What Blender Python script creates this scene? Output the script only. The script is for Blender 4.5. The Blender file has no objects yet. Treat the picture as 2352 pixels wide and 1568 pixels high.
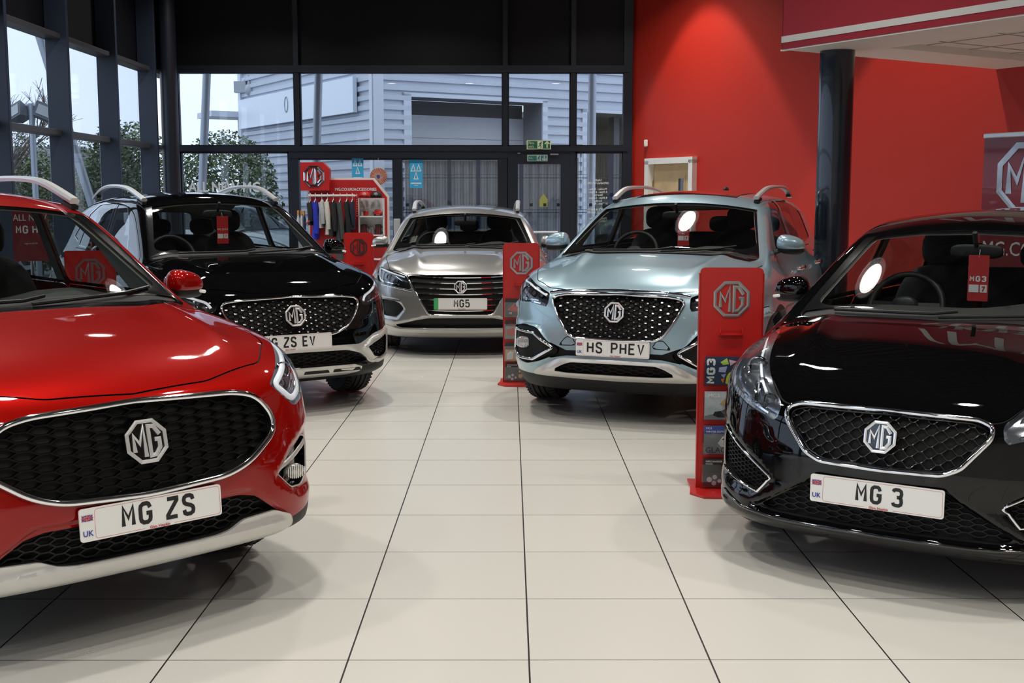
import bpy, bmesh, math, random
import numpy as np
from math import sin, cos, pi, radians, sqrt, atan2, hypot
from mathutils import Vector, Matrix

scene = bpy.context.scene
COL = scene.collection

# ------------------------------------------------------------------ camera
cam_data = bpy.data.cameras.new('camera')
cam = bpy.data.objects.new('camera', cam_data)
COL.objects.link(cam)
cam_data.sensor_width = 36.0
cam_data.lens = 2703.0 / 2352.0 * 36.0
cam_data.clip_start = 0.05
cam_data.clip_end = 300
cam.location = (0, 0, 1.55)
cam.rotation_euler = (radians(90 - 6.94), 0, radians(-0.106))
scene.camera = cam

# ------------------------------------------------------------------ colour
scene.view_settings.view_transform = 'Standard'
scene.view_settings.look = 'None'
scene.view_settings.gamma = 1
scene.view_settings.exposure = EXPOSURE = 0.0
scene.view_settings.use_curve_mapping = False
scene.cycles.use_denoising = True
scene.cycles.max_bounces = 10
scene.cycles.diffuse_bounces = 4
scene.cycles.glossy_bounces = 5
scene.cycles.transmission_bounces = 6
scene.cycles.transparent_max_bounces = 24
scene.cycles.sample_clamp_indirect = 6.0
scene.cycles.caustics_reflective = False
scene.cycles.caustics_refractive = False
scene.cycles.use_adaptive_sampling = True
scene.cycles.adaptive_threshold = 0.02

# ------------------------------------------------------------------ world: a flat overcast sky
world = bpy.data.worlds.new('overcast_sky')
scene.world = world
world.use_nodes = True
wt = world.node_tree
wt.nodes.clear()
w_out = wt.nodes.new('ShaderNodeOutputWorld')
w_bg = wt.nodes.new('ShaderNodeBackground')
w_tc = wt.nodes.new('ShaderNodeTexCoord')
w_sep = wt.nodes.new('ShaderNodeSeparateXYZ')
w_ramp = wt.nodes.new('ShaderNodeValToRGB')
w_ns = wt.nodes.new('ShaderNodeTexNoise')
w_mix = wt.nodes.new('ShaderNodeMixRGB')
w_ns.inputs['Scale'].default_value = 1.8
w_ns.inputs['Detail'].default_value = 4
w_mix.blend_type = 'MULTIPLY'
w_mix.inputs['Fac'].default_value = 0.12
w_ramp.color_ramp.elements[0].position = 0.0
w_ramp.color_ramp.elements[0].color = (0.68, 0.78, 0.98, 1)
w_ramp.color_ramp.elements[1].position = 0.5
w_ramp.color_ramp.elements[1].color = (0.76, 0.86, 1.0, 1)
wt.links.new(w_tc.outputs['Generated'], w_sep.inputs[0])
wt.links.new(w_tc.outputs['Generated'], w_ns.inputs['Vector'])
wt.links.new(w_sep.outputs['Z'], w_ramp.inputs['Fac'])
wt.links.new(w_ramp.outputs['Color'], w_mix.inputs['Color1'])
wt.links.new(w_ns.outputs['Fac'], w_mix.inputs['Color2'])
wt.links.new(w_mix.outputs['Color'], w_bg.inputs['Color'])
w_bg.inputs['Strength'].default_value = 1.8
wt.links.new(w_bg.outputs[0], w_out.inputs['Surface'])

# ------------------------------------------------------------------ lamps of the place
LAMP_Z = 5.1
LAMP_POWER = 39.0
LAMP_SPOTS = [(x, y) for y in (-2.3, 1.3, 4.95, 8.65, 12.0, 15.45) for x in (-3.7, -1.25, 1.45)] + [(4.05, -2.3), (4.05, 1.3), (4.05, 4.95)]
lamp_light = bpy.data.lights.new('high_bay_light', 'AREA')
lamp_light.shape = 'DISK'
lamp_light.size = 0.26
lamp_light.energy = LAMP_POWER
lamp_light.spread = radians(125)
lamp_light.color = (1.0, 0.965, 0.90)
WASH = [((1.815, 15.67, 5.75), 430.0, 64), ((3.78, 12.48, 5.55), 400.0, 62), ((5.05, 9.05, 2.905), 90.0, 120), ((6.6, 6.5, 2.905), 90.0, 120)]

# ------------------------------------------------------------------ materials
MATS = {}


def mat(name, col=(0.5, 0.5, 0.5), rough=0.5, metal=0.0, coat=0.0, spec=0.5, emit=None, var=0.0,
        vscale=8.0, bump=0.0, bscale=60.0, crough=0.03, flake=0.0):
    if name in MATS:
        return MATS[name]
    m = bpy.data.materials.new(name)
    m.use_nodes = True
    t = m.node_tree
    b = t.nodes['Principled BSDF']
    b.inputs['Base Color'].default_value = (*col, 1)
    b.inputs['Roughness'].default_value = rough
    b.inputs['Metallic'].default_value = metal
    b.inputs['Coat Weight'].default_value = coat
    b.inputs['Coat Roughness'].default_value = crough
    b.inputs['Specular IOR Level'].default_value = spec
    if emit:
        b.inputs['Emission Color'].default_value = (*emit[0], 1)
        b.inputs['Emission Strength'].default_value = emit[1]
    tc = t.nodes.new('ShaderNodeTexCoord')
    if var > 0:
        n = t.nodes.new('ShaderNodeTexNoise')
        n.inputs['Scale'].default_value = vscale
        n.inputs['Detail'].default_value = 5
        r = t.nodes.new('ShaderNodeValToRGB')
        r.color_ramp.elements[0].position = 0.3
        r.color_ramp.elements[1].position = 0.7
        r.color_ramp.elements[0].color = (*[c * (1 - var) for c in col], 1)
        r.color_ramp.elements[1].color = (*[min(1, c * (1 + var)) for c in col], 1)
        t.links.new(tc.outputs['Object'], n.inputs['Vector'])
        t.links.new(n.outputs['Fac'], r.inputs['Fac'])
        t.links.new(r.outputs['Color'], b.inputs['Base Color'])
    if bump > 0:
        n2 = t.nodes.new('ShaderNodeTexNoise')
        n2.inputs['Scale'].default_value = bscale
        n2.inputs['Detail'].default_value = 3
        bp = t.nodes.new('ShaderNodeBump')
        bp.inputs['Strength'].default_value = bump
        bp.inputs['Distance'].default_value = 0.01
        t.links.new(tc.outputs['Object'], n2.inputs['Vector'])
        t.links.new(n2.outputs['Fac'], bp.inputs['Height'])
        t.links.new(bp.outputs['Normal'], b.inputs['Normal'])
    if flake > 0:
        n3 = t.nodes.new('ShaderNodeTexVoronoi')
        n3.inputs['Scale'].default_value = 700
        mr = t.nodes.new('ShaderNodeMapRange')
        mr.inputs['To Min'].default_value = rough - flake
        mr.inputs['To Max'].default_value = rough + flake
        t.links.new(tc.outputs['Object'], n3.inputs['Vector'])
        t.links.new(n3.outputs['Color'], mr.inputs['Value'])
        t.links.new(mr.outputs['Result'], b.inputs['Roughness'])
    MATS[name] = m
    return m


def glass_mat(name, tint=(1, 1, 1), refl=1.0, rough=0.0, ior=1.5):
    """thin pane: see-through with a mirror share that follows Fresnel"""
    if name in MATS:
        return MATS[name]
    m = bpy.data.materials.new(name)
    m.use_nodes = True
    t = m.node_tree
    t.nodes.clear()
    o = t.nodes.new('ShaderNodeOutputMaterial')
    mx = t.nodes.new('ShaderNodeMixShader')
    tr = t.nodes.new('ShaderNodeBsdfTransparent')
    gl = t.nodes.new('ShaderNodeBsdfGlossy')
    ge = t.nodes.new('ShaderNodeNewGeometry')
    dt = t.nodes.new('ShaderNodeVectorMath')
    dt.operation = 'DOT_PRODUCT'
    t.links.new(ge.outputs['Normal'], dt.inputs[0])
    t.links.new(ge.outputs['Incoming'], dt.inputs[1])

    def mth(op, a_, b_=None, clamp=False):
        n_ = t.nodes.new('ShaderNodeMath')
        n_.operation = op
        n_.use_clamp = clamp
        for i_, q in enumerate((a_, b_)):
            if q is None:
                continue
            if isinstance(q, (int, float)):
                n_.inputs[i_].default_value = q
            else:
                t.links.new(q, n_.inputs[i_])
        return n_.outputs[0]
    c5 = mth('POWER', mth('SUBTRACT', 1.0, mth('ABSOLUTE', dt.outputs['Value']), True), 5.0)
    mu = mth('MULTIPLY', mth('ADD', mth('MULTIPLY', c5, .93), .07), refl, True)   # both faces of the pane
    tr.inputs['Color'].default_value = (*tint, 1)
    gl.inputs['Roughness'].default_value = rough
    gl.inputs['Color'].default_value = (1, 1, 1, 1)
    t.links.new(mu, mx.inputs[0])
    t.links.new(tr.outputs[0], mx.inputs[1])
    t.links.new(gl.outputs[0], mx.inputs[2])
    t.links.new(mx.outputs[0], o.inputs[0])
    MATS[name] = m
    return m


# ------------------------------------------------------------------ object helpers
def tag(o, label=None, cat=None, group=None, kind=None):
    if label:
        o['label'] = label
    if cat:
        o['category'] = cat
    if group:
        o['group'] = group
    if kind:
        o['kind'] = kind
    return o


def empty(name, loc=(0, 0, 0), rz=0.0, parent=None):
    o = bpy.data.objects.new(name, None)
    COL.objects.link(o)
    o.empty_display_size = 0.1
    o.location = loc
    o.rotation_euler = (0, 0, rz)
    o.parent = parent
    return o


def mesh_obj(name, V, F, m, parent=None, smooth=None, normals=None):
    me = bpy.data.meshes.new(name)
    V = np.asarray(V, dtype=np.float64).reshape(-1, 3)
    me.from_pydata(V.tolist(), [], F if isinstance(F, list) else F.tolist())
    me.validate()
    if m is not None:
        me.materials.append(m)
    if normals is not None and len(me.vertices) == len(normals):
        me.polygons.foreach_set('use_smooth', [True] * len(me.polygons))
        me.normals_split_custom_set_from_vertices(normals.tolist())
    elif smooth is not None:
        me.polygons.foreach_set('use_smooth', [True] * len(me.polygons))
        try:
            me.set_sharp_from_angle(angle=radians(smooth))
        except Exception:
            pass
    me.update()
    o = bpy.data.objects.new(name, me)
    COL.objects.link(o)
    o.parent = parent
    return o


def unit(v):
    v = np.asarray(v, float)
    return v / max(1e-12, np.linalg.norm(v))


class MB:
    def __init__(s):
        s.v = []
        s.f = []

    def add(s, V, F):
        k = len(s.v)
        s.v += [tuple(map(float, p)) for p in V]
        s.f += [tuple(int(i) + k for i in f) for f in F]
        return s

    def box(s, c, d, rz=0.0, ax=None, bev=0.0):
        """c centre, d full size; rz turn about z; optional bevel of the edges"""
        x, y, z = (q / 2 for q in d)
        if bev > 0:
            b = min(bev, x * .9, y * .9, z * .9)
            P = []
            for sx in (-1, 1):
                for sy in (-1, 1):
                    for sz in (-1, 1):
                        P += [(sx * x, sy * (y - b), sz * (z - b)), (sx * (x - b), sy * y, sz * (z - b)), (sx * (x - b), sy * (y - b), sz * z)]
            bm = bmesh.new()
            for p in P:
                bm.verts.new(p)
            bmesh.ops.convex_hull(bm, input=bm.verts)
            bmesh.ops.dissolve_limit(bm, angle_limit=0.01, verts=bm.verts, edges=bm.edges)
            bm.verts.index_update()
            V = [tuple(v.co) for v in bm.verts]
            F = [[v.index for v in f.verts] for f in bm.faces]
            bm.free()
        else:
            V = [(-x, -y, -z), (x, -y, -z), (x, y, -z), (-x, y, -z), (-x, -y, z), (x, -y, z), (x, y, z), (-x, y, z)]
            F = [(0, 3, 2, 1), (4, 5, 6, 7), (0, 1, 5, 4), (1, 2, 6, 5), (2, 3, 7, 6), (3, 0, 4, 7)]
        ca, sa = cos(rz), sin(rz)
        V = [(c[0] + p[0] * ca - p[1] * sa, c[1] + p[0] * sa + p[1] * ca, c[2] + p[2]) for p in V]
        return s.add(V, F)

    def bar(s, a, b, w, h=None, up=(0, 0, 1)):
        """a square bar from a to b"""
        a, b = np.array(a, float), np.array(b, float)
        h = h or w
        t = unit(b - a)
        u = np.array(up, float)
        if abs(t @ u) > .98:
            u = np.array((1., 0, 0))
        r = unit(np.cross(t, u))
        u = np.cross(r, t)
        V = [p + r * sx * w / 2 + u * sy * h / 2 for p in (a, b) for sx, sy in ((-1, -1), (1, -1), (1, 1), (-1, 1))]
        return s.add(V, [(0, 1, 2, 3)[::-1], (4, 5, 6, 7), (0, 1, 5, 4), (1, 2, 6, 5), (2, 3, 7, 6), (3, 0, 4, 7)])

    def tube(s, pts, r, n=8, closed=False, cap=True):
        pts = [np.array(p, float) for p in pts]
        N = len(pts)
        rr = r if hasattr(r, '__len__') else [r] * N
        prev = None
        V = []
        for i, p in enumerate(pts):
            a = pts[(i - 1) % N] if (closed or i > 0) else p
            b = pts[(i + 1) % N] if (closed or i < N - 1) else p
            t = unit(b - a)
            if prev is None:
                u = np.array((0, 0, 1.)) if abs(t[2]) < .9 else np.array((1., 0, 0))
            else:
                u = prev
            x = unit(np.cross(t, u))
            u = np.cross(x, t)
            prev = u
            V += [p + (x * cos(2 * pi * k / n) + u * sin(2 * pi * k / n)) * rr[i] for k in range(n)]
        F = []
        for i in range(N if closed else N - 1):
            j = (i + 1) % N
            for k in range(n):
                q = (k + 1) % n
                F.append((i * n + k, i * n + q, j * n + q, j * n + k))
        if not closed and cap:
            F.append(tuple(range(n))[::-1])
            F.append(tuple((N - 1) * n + k for k in range(n)))
        return s.add(V, F)

    def sweep(s, pts, nrm, prof, closed=False, cap=True):
        """prof: list of (a,b): a across the path in the surface, b along the surface normal"""
        pts = [np.array(p, float) for p in pts]
        N, n = len(pts), len(prof)
        V = []
        for i, p in enumerate(pts):
            a = pts[(i - 1) % N] if (closed or i > 0) else p
            b = pts[(i + 1) % N] if (closed or i < N - 1) else p
            t = unit(b - a)
            nn = np.array(nrm[i] if hasattr(nrm[0], '__len__') else nrm, float)
            nn = unit(nn - t * (nn @ t))
            bb = np.cross(t, nn)
            V += [p + bb * q[0] + nn * q[1] for q in prof]
        F = []
        for i in range(N if closed else N - 1):
            j = (i + 1) % N
            for k in range(n):
                q = (k + 1) % n
                F.append((i * n + k, i * n + q, j * n + q, j * n + k))
        if not closed and cap:
            F.append(tuple(range(n))[::-1])
            F.append(tuple((N - 1) * n + k for k in range(n)))
        return s.add(V, F)

    def lathe(s, prof, c=(0, 0, 0), n=24, axis='z', closed=False):
        V = []
        for r, h in prof:
            for k in range(n):
                a = 2 * pi * k / n
                q = (r * cos(a), r * sin(a), h)
                if axis == 'x':
                    q = (h, q[0], q[1])
                elif axis == 'y':
                    q = (q[0], h, q[1])
                V.append((c[0] + q[0], c[1] + q[1], c[2] + q[2]))
        F = []
        m = len(prof)
        for i in range(m if closed else m - 1):
            j = (i + 1) % m
            for k in range(n):
                q = (k + 1) % n
                F.append((i * n + k, i * n + q, j * n + q, j * n + k))
        return s.add(V, F)

    def prism(s, poly, d0, d1, fn=None):
        """poly (u,v) outline extruded between d0 and d1; fn maps (u,v,d) to xyz"""
        fn = fn or (lambda u, v, d: (u, d, v))
        n = len(poly)
        V = [fn(u, v, d0) for u, v in poly] + [fn(u, v, d1) for u, v in poly]
        F = [tuple(range(n)), tuple(range(2 * n - 1, n - 1, -1))] + [((i + 1) % n, i, n + i, n + (i + 1) % n) for i in range(n)]
        return s.add(V, F)

    def xf(s, fn):
        s.v = [tuple(fn(*p)) for p in s.v]
        return s

    def build(s, name, m, parent=None, smooth=None):
        return mesh_obj(name, s.v, s.f, m, parent, smooth)


def rnd(poly, r, n=5, closed=True):
    """round the corners of an outline with quadratic arcs"""
    out = []
    N = len(poly)
    for i in range(N):
        p = np.array(poly[i], float)
        if not closed and i in (0, N - 1):
            out.append(tuple(p))
            continue
        a = np.array(poly[i - 1], float)
        b = np.array(poly[(i + 1) % N], float)
        ri = r[i] if hasattr(r, '__len__') else r
        la, lb = np.linalg.norm(a - p), np.linalg.norm(b - p)
        ra, rb = min(ri, la * .48), min(ri, lb * .48)
        pa, pb = p + (a - p) / max(la, 1e-9) * ra, p + (b - p) / max(lb, 1e-9) * rb
        for k in range(n + 1):
            t = k / n
            q = (1 - t) ** 2 * pa + 2 * t * (1 - t) * p + t * t * pb
            out.append(tuple(q))
    return out


def resample(poly, step, closed=True):
    out = []
    N = len(poly)
    for i in range(N if closed else N - 1):
        a, b = np.array(poly[i], float), np.array(poly[(i + 1) % N], float)
        n = max(1, int(np.ceil(np.linalg.norm(b - a) / step)))
        for k in range(n):
            out.append(tuple(a + (b - a) * k / n))
    if not closed:
        out.append(tuple(poly[-1]))
    return out


def sym(half):
    """closed outline from its right half (top centre ... bottom centre)"""
    return list(half) + [(-x, z) for x, z in reversed(half) if x > 1e-6]


# --- lettering: strokes of the number plates and of the octagonal badge --------
GL = {  # strokes on a 1 x 1.58 cell
    'M': [[(0, 0), (0, 1.58), (.5, .62), (1, 1.58), (1, 0)]],
    'G': [[(1, 1.2), (.86, 1.5), (.7, 1.58), (.3, 1.58), (.06, 1.42), (0, 1.2), (0, .38), (.06, .16), (.3, 0), (.7, 0), (.94, .16), (1, .38), (1, .76), (.6, .76)]],
    'Z': [[(0, 1.58), (1, 1.58), (1, 1.4), (0, .2), (0, 0), (1, 0)]],
    'S': [[(.98, 1.2), (.9, 1.48), (.68, 1.58), (.3, 1.58), (.08, 1.46), (0, 1.24), (.06, 1.0), (.24, .87), (.72, .72), (.93, .58), (1, .36), (.93, .12), (.7, 0), (.3, 0), (.08, .1), (0, .38)]],
    'E': [[(1, 1.58), (0, 1.58), (0, 0), (1, 0)], [(0, .82), (.85, .82)]],
    'V': [[(0, 1.58), (.5, 0), (1, 1.58)]],
    'H': [[(0, 0), (0, 1.58)], [(1, 0), (1, 1.58)], [(0, .8), (1, .8)]],
    'P': [[(0, 0), (0, 1.58), (.7, 1.58), (.93, 1.46), (1, 1.2), (.93, .9), (.7, .76), (0, .76)]],
    '3': [[(0, 1.36), (.12, 1.52), (.3, 1.58), (.7, 1.58), (.93, 1.46), (1, 1.2), (.93, .94), (.74, .82), (.45, .82)], [(.74, .82), (.95, .66), (1, .38), (.93, .12), (.7, 0), (.3, 0), (.08, .08), (0, .26)]],
    '5': [[(.95, 1.58), (.06, 1.58), (.04, .84), (.3, .98), (.66, .98), (.92, .84), (1, .6), (1, .36), (.93, .12), (.7, 0), (.3, 0), (.08, .08), (0, .3)]],
}


def stroke(pts, w, closed=False):
    """flat polyline of width w, mitred; returns V (2D), F"""
    P = [np.array(p, float) for p in pts]
    N = len(P)
    L, R = [], []
    for i, p in enumerate(P):
        a = P[i - 1] if (i > 0 or closed) else None
        b = P[(i + 1) % N] if (i < N - 1 or closed) else None
        d1 = unit(p - a) if a is not None else None
        d2 = unit(b - p) if b is not None else None
        d = unit((d1 if d1 is not None else d2) + (d2 if d2 is not None else d1))
        n = np.array((-d[1], d[0]))
        ref = d1 if d1 is not None else d2
        k = 1 / max(.72, abs(n @ np.array((-ref[1], ref[0]))))
        L.append(p + n * w / 2 * k)
        R.append(p - n * w / 2 * k)
    V = L + R
    F = [(i, N + i, N + (i + 1) % N, (i + 1) % N) for i in range(N if closed else N - 1)]
    return V, F


def word(mb, text, x, z, w, h, gap, sw, fn, space=.6, condense=1.0):
    for ch in text:
        if ch == ' ':
            x += w * space
            continue
        for st in GL[ch]:
            pts = [(x + p[0] * (w - sw) + sw / 2, z + sw / 2 + p[1] / 1.58 * (h - sw)) for p in st]
            V, F = stroke(pts, sw)
            mb.add([fn(*p) for p in V], F)
        x += w + gap
    return x


def badge_parts(S):
    """octagon ring and MG letter strokes, S = overall size; 2D strokes list [(pts,width,closed)]"""
    R = S / 2 / cos(pi / 8)
    o = [(R * .93 * cos(pi / 8 + k * pi / 4), R * .93 * sin(pi / 8 + k * pi / 4)) for k in range(8)]
    u = S
    M = [(-.31 * u, -.23 * u), (-.31 * u, .17 * u), (-.175 * u, -.05 * u), (-.05 * u, .345 * u), (-.05 * u, -.36 * u)]
    G = [(.33 * u, .13 * u), (.20 * u, .33 * u), (.07 * u, .345 * u), (.07 * u, -.345 * u), (.19 * u, -.33 * u), (.31 * u, -.17 * u), (.31 * u, .02 * u), (.20 * u, .02 * u)]
    return [(o, .088 * u, True), (M, .100 * u, False), (G, .100 * u, False)]


def badge_mesh(mb, S, fn, depth=0.006, simple=False):
    """fn(u,v,d) -> xyz with d the height off the surface"""
    for pts, w, cl in badge_parts(S):
        V, F = stroke(pts, w, cl)
        n = len(V) // 2
        if simple:
            mb.add([fn(p[0], p[1], depth) for p in V], F)
            continue
        top = [fn(p[0], p[1], depth) for p in V]
        bot = [fn(p[0], p[1], 0) for p in V]
        mid = [fn((V[i][0] + V[i + n][0]) / 2, (V[i][1] + V[i + n][1]) / 2, depth * 1.35) for i in range(n)]
        VV = bot + top + mid
        FF = []
        rng = range(n if cl else n - 1)
        for i in rng:
            j = (i + 1) % n
            FF += [(i, 2 * n + i, 2 * n + j, j), (2 * n + i, 4 * n + i, 4 * n + j, 2 * n + j),
                   (4 * n + i, 3 * n + i, 3 * n + j, 4 * n + j), (3 * n + i, n + i, n + j, 3 * n + j)]
        if not cl:
            for i in (0, n - 1):
                FF.append((i, 2 * n + i, 4 * n + i, 3 * n + i, n + i))
        mb.add(VV, FF)


def text_mesh(mb, s, size, fn, align='LEFT', bold=0.0, sx=1.0):
    """Blender's own sans font turned into a flat mesh and mapped by fn(u,v)"""
    c = bpy.data.curves.new('lettering', 'FONT')
    c.body = s
    c.size = size
    c.align_x = align
    c.offset = 0.0
    c.resolution_u = 2
    o = bpy.data.objects.new('lettering', c)
    COL.objects.link(o)
    dg = bpy.context.evaluated_depsgraph_get()
    me = bpy.data.meshes.new_from_object(o.evaluated_get(dg))
    V = [fn(v.co.x * sx, v.co.y) for v in me.vertices]
    F = [tuple(p.vertices) for p in me.polygons]
    mb.add(V, F)
    p0, pu, pv = (np.array(fn(*q), float) for q in ((0, 0), (1, 0), (0, 1)))
    nn = unit(np.cross(pu - p0, pv - p0))
    for k, (du, dv) in enumerate(((bold, 0), (-bold, 0), (0, bold), (0, -bold)) if bold > 0 else ()):
        mb.add([np.array(fn(v.co.x * sx + du, v.co.y + dv)) + nn * .00025 * (k + 1) for v in me.vertices], F)
    bpy.data.objects.remove(o)
    bpy.data.curves.remove(c)
    bpy.data.meshes.remove(me)
# =====================================================================
#  the showroom
# =====================================================================
YB, XL = 17.6, -5.15            # glazed back wall, glazed left wall
D1 = np.array((.525, -.851))    # along the red wall towards the camera
D2 = np.array((.851, .525))     # across the canopy towards the red wall
RW0 = np.array((1.80, 17.6))    # where the red wall meets the back wall
RWLEN = 15.0
CEIL = 6.2


def rwp(t, off, z):
    """point by the red wall: t along it, off out into the room"""
    p = RW0 + D1 * t - D2 * off
    return (p[0], p[1], z)


# --- floor: large pale tiles with a fine joint, procedural
def floor_mat():
    m = bpy.data.materials.new('floor_tile')
    m.use_nodes = True
    t = m.node_tree
    b = t.nodes['Principled BSDF']
    tc = t.nodes.new('ShaderNodeTexCoord')
    sep = t.nodes.new('ShaderNodeSeparateXYZ')
    t.links.new(tc.outputs['Object'], sep.inputs[0])
    T = .612

    def line(sock, off, w):
        a = t.nodes.new('ShaderNodeMath')
        a.operation = 'ADD'
        a.inputs[1].default_value = off + 40 * T
        f = t.nodes.new('ShaderNodeMath')
        f.operation = 'MODULO'
        f.inputs[1].default_value = T
        c = t.nodes.new('ShaderNodeMath')
        c.operation = 'LESS_THAN'
        c.inputs[1].default_value = w
        t.links.new(sock, a.inputs[0])
        t.links.new(a.outputs[0], f.inputs[0])
        t.links.new(f.outputs[0], c.inputs[0])
        fl = t.nodes.new('ShaderNodeMath')
        fl.operation = 'SUBTRACT'
        t.links.new(a.outputs[0], fl.inputs[0])
        t.links.new(f.outputs[0], fl.inputs[1])
        return c.outputs[0], fl.outputs[0]
    lx, ix = line(sep.outputs['X'], -.0646 + .003, .0062)
    ly, iy = line(sep.outputs['Y'], -3.82, .0040)
    mx = t.nodes.new('ShaderNodeMath')
    mx.operation = 'MAXIMUM'
    t.links.new(lx, mx.inputs[0])
    t.links.new(ly, mx.inputs[1])
    cmb = t.nodes.new('ShaderNodeCombineXYZ')
    t.links.new(ix, cmb.inputs[0])
    t.links.new(iy, cmb.inputs[1])
    wn = t.nodes.new('ShaderNodeTexWhiteNoise')
    t.links.new(cmb.outputs[0], wn.inputs['Vector'])
    n = t.nodes.new('ShaderNodeTexNoise')
    n.inputs['Scale'].default_value = 3.0
    n.inputs['Detail'].default_value = 2
    t.links.new(tc.outputs['Object'], n.inputs['Vector'])
    r = t.nodes.new('ShaderNodeValToRGB')
    r.color_ramp.elements[0].color = (.610, .588, .540, 1)
    r.color_ramp.elements[1].color = (.618, .596, .548, 1)
    mm = t.nodes.new('ShaderNodeMixRGB')
    mm.blend_type = 'MULTIPLY'
    mm.inputs['Fac'].default_value = .035
    t.links.new(n.outputs['Fac'], r.inputs['Fac'])
    t.links.new(r.outputs[0], mm.inputs['Color1'])
    t.links.new(wn.outputs['Value'], mm.inputs['Color2'])
    gx = t.nodes.new('ShaderNodeMixRGB')
    gx.inputs['Color2'].default_value = (.035, .032, .030, 1)
    t.links.new(mx.outputs[0], gx.inputs['Fac'])
    t.links.new(mm.outputs[0], gx.inputs['Color1'])
    t.links.new(gx.outputs[0], b.inputs['Base Color'])
    rr = t.nodes.new('ShaderNodeMapRange')
    rr.inputs['To Min'].default_value = .27
    rr.inputs['To Max'].default_value = .275
    t.links.new(n.outputs['Fac'], rr.inputs['Value'])
    t.links.new(rr.outputs[0], b.inputs['Roughness'])
    b.inputs['Specular IOR Level'].default_value = .5
    bp = t.nodes.new('ShaderNodeBump')
    bp.inputs['Strength'].default_value = .35
    bp.inputs['Distance'].default_value = .002
    iv = t.nodes.new('ShaderNodeMath')
    iv.operation = 'SUBTRACT'
    iv.inputs[0].default_value = 1
    t.links.new(mx.outputs[0], iv.inputs[1])
    t.links.new(iv.outputs[0], bp.inputs['Height'])
    t.links.new(bp.outputs[0], b.inputs['Normal'])
    return m


RWE = RW0 + D1 * RWLEN
floor_poly = [(XL - .1, -4.2), (RWE[0] + .2, -4.2), (RWE[0] + .2, RWE[1]), (RW0[0] + .1, YB + .1), (XL - .1, YB + .1)]
fl = MB().prism(floor_poly, -.12, 0, lambda u, v, d: (u, v, d)).build('floor', floor_mat())
tag(fl, 'pale cream large-format tiled showroom floor', kind='structure')

red_m = mat('red_wall_paint', (.44, .018, .007), .55, var=.03, vscale=1.2, bump=.08, bscale=260)
navy = mat('frame_navy_black', (.009, .013, .022), .38, var=.06, vscale=3)
navy2 = mat('fin_navy', (.022, .032, .055), .42, var=.06, vscale=3)
darkp = mat('dark_panel', (.005, .006, .009), .55, spec=.25, var=.10, vscale=1.5)
whitep = mat('white_plaster', (.80, .78, .74), .7, var=.02)
pane = glass_mat('window_glass', (.93, .96, .98), .9)

w = MB()
ang = atan2(D1[1], D1[0])
mid = RW0 + D1 * (RWLEN / 2) + D2 * .1
# red wall with a doorway cut out: built from four blocks
DT0, DT1, DZ = .48, 1.41, 2.04


def rblock(mb, t0, t1, z0, z1, o0=0.0, o1=-.2):
    V = [rwp(t, o, z) for z in (z0, z1) for t, o in ((t0, o0), (t1, o0), (t1, o1), (t0, o1))]
    mb.add(V, [(0, 1, 2, 3)[::-1], (4, 5, 6, 7), (0, 1, 5, 4), (1, 2, 6, 5), (2, 3, 7, 6), (3, 0, 4, 7)])


rblock(w, 0, DT0, 0, CEIL)
rblock(w, DT0, DT1, DZ, CEIL)
rblock(w, DT1, RWLEN, 0, CEIL)
tag(w.build('wall_right', red_m), 'glossy bright red showroom wall', kind='structure')
b_ = MB()
rblock(b_, .0, DT0 - .07, 0, .12, .014, 0)
rblock(b_, DT1 + .07, RWLEN, 0, .12, .014, 0)
tag(b_.build('baseboard_right', mat('skirting_dark', (.03, .03, .035), .4)), 'dark skirting along the red wall', kind='structure')

# door in the red wall
dr = empty('door_3', rwp((DT0 + DT1) / 2, 0, 0), ang)
tag(dr, 'pale wooden door with a small vision panel in a white frame', kind='structure')
wd = mat('pale_maple', (.62, .46, .25), .45, var=.12, vscale=5)
f_ = MB()
hw = (DT1 - DT0) / 2
for s in (-1, 1):
    f_.box((s * (hw + .02), .03 - .06, DZ / 2 + .02), (.085, .11, DZ + .04))
f_.box((0, .03 - .06, DZ + .035), (2 * hw + .125, .11, .085))
f_.build('door_frame', mat('white_gloss', (.78, .78, .76), .3, coat=.3), dr)
MB().box((0, .045, DZ / 2), (2 * hw - .045, .045, DZ - .02), bev=.002).build('door_leaf', wd, dr)
vp = MB().box((.18, .018, 1.55), (.16, .012, .62)).build('vision_panel_bead', wd, dr)
MB().box((.18, .010, 1.55), (.10, .006, .55)).build('vision_glass', mat('dim_glass', (.02, .02, .018), .08, coat=1), vp)
h_ = MB()
for z in (.3, 1.0, 1.75):
    h_.tube([(-hw + .022, .005, z - .05), (-hw + .022, .005, z + .05)], .012)
h_.build('hinge', mat('brass', (.6, .45, .2), .3, metal=1), dr)
MB().tube([(hw - .10, .02, 1.0), (hw - .10, -.04, 1.0), (hw - .22, -.04, 1.0)], .010).build('lever_handle', mat('steel', (.6, .6, .6), .3, metal=1), dr)

sb = MB().box((0, 0, 0), (.055, .045, .10), bev=.01).build('wall_sensor', mat('sensor_white', (.75, .73, .66), .4))
sb.location = rwp(.371, .026, 2.34)
sb.rotation_euler = (0, 0, ang)
MB().box((0, -.024, -.02), (.03, .006, .03), bev=.002).build('sensor_lens', mat('sensor_lens_white', (.6, .6, .56), .2), sb)
tag(sb, 'small white alarm sensor box on the red wall above the wooden door', 'sensor')

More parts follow.
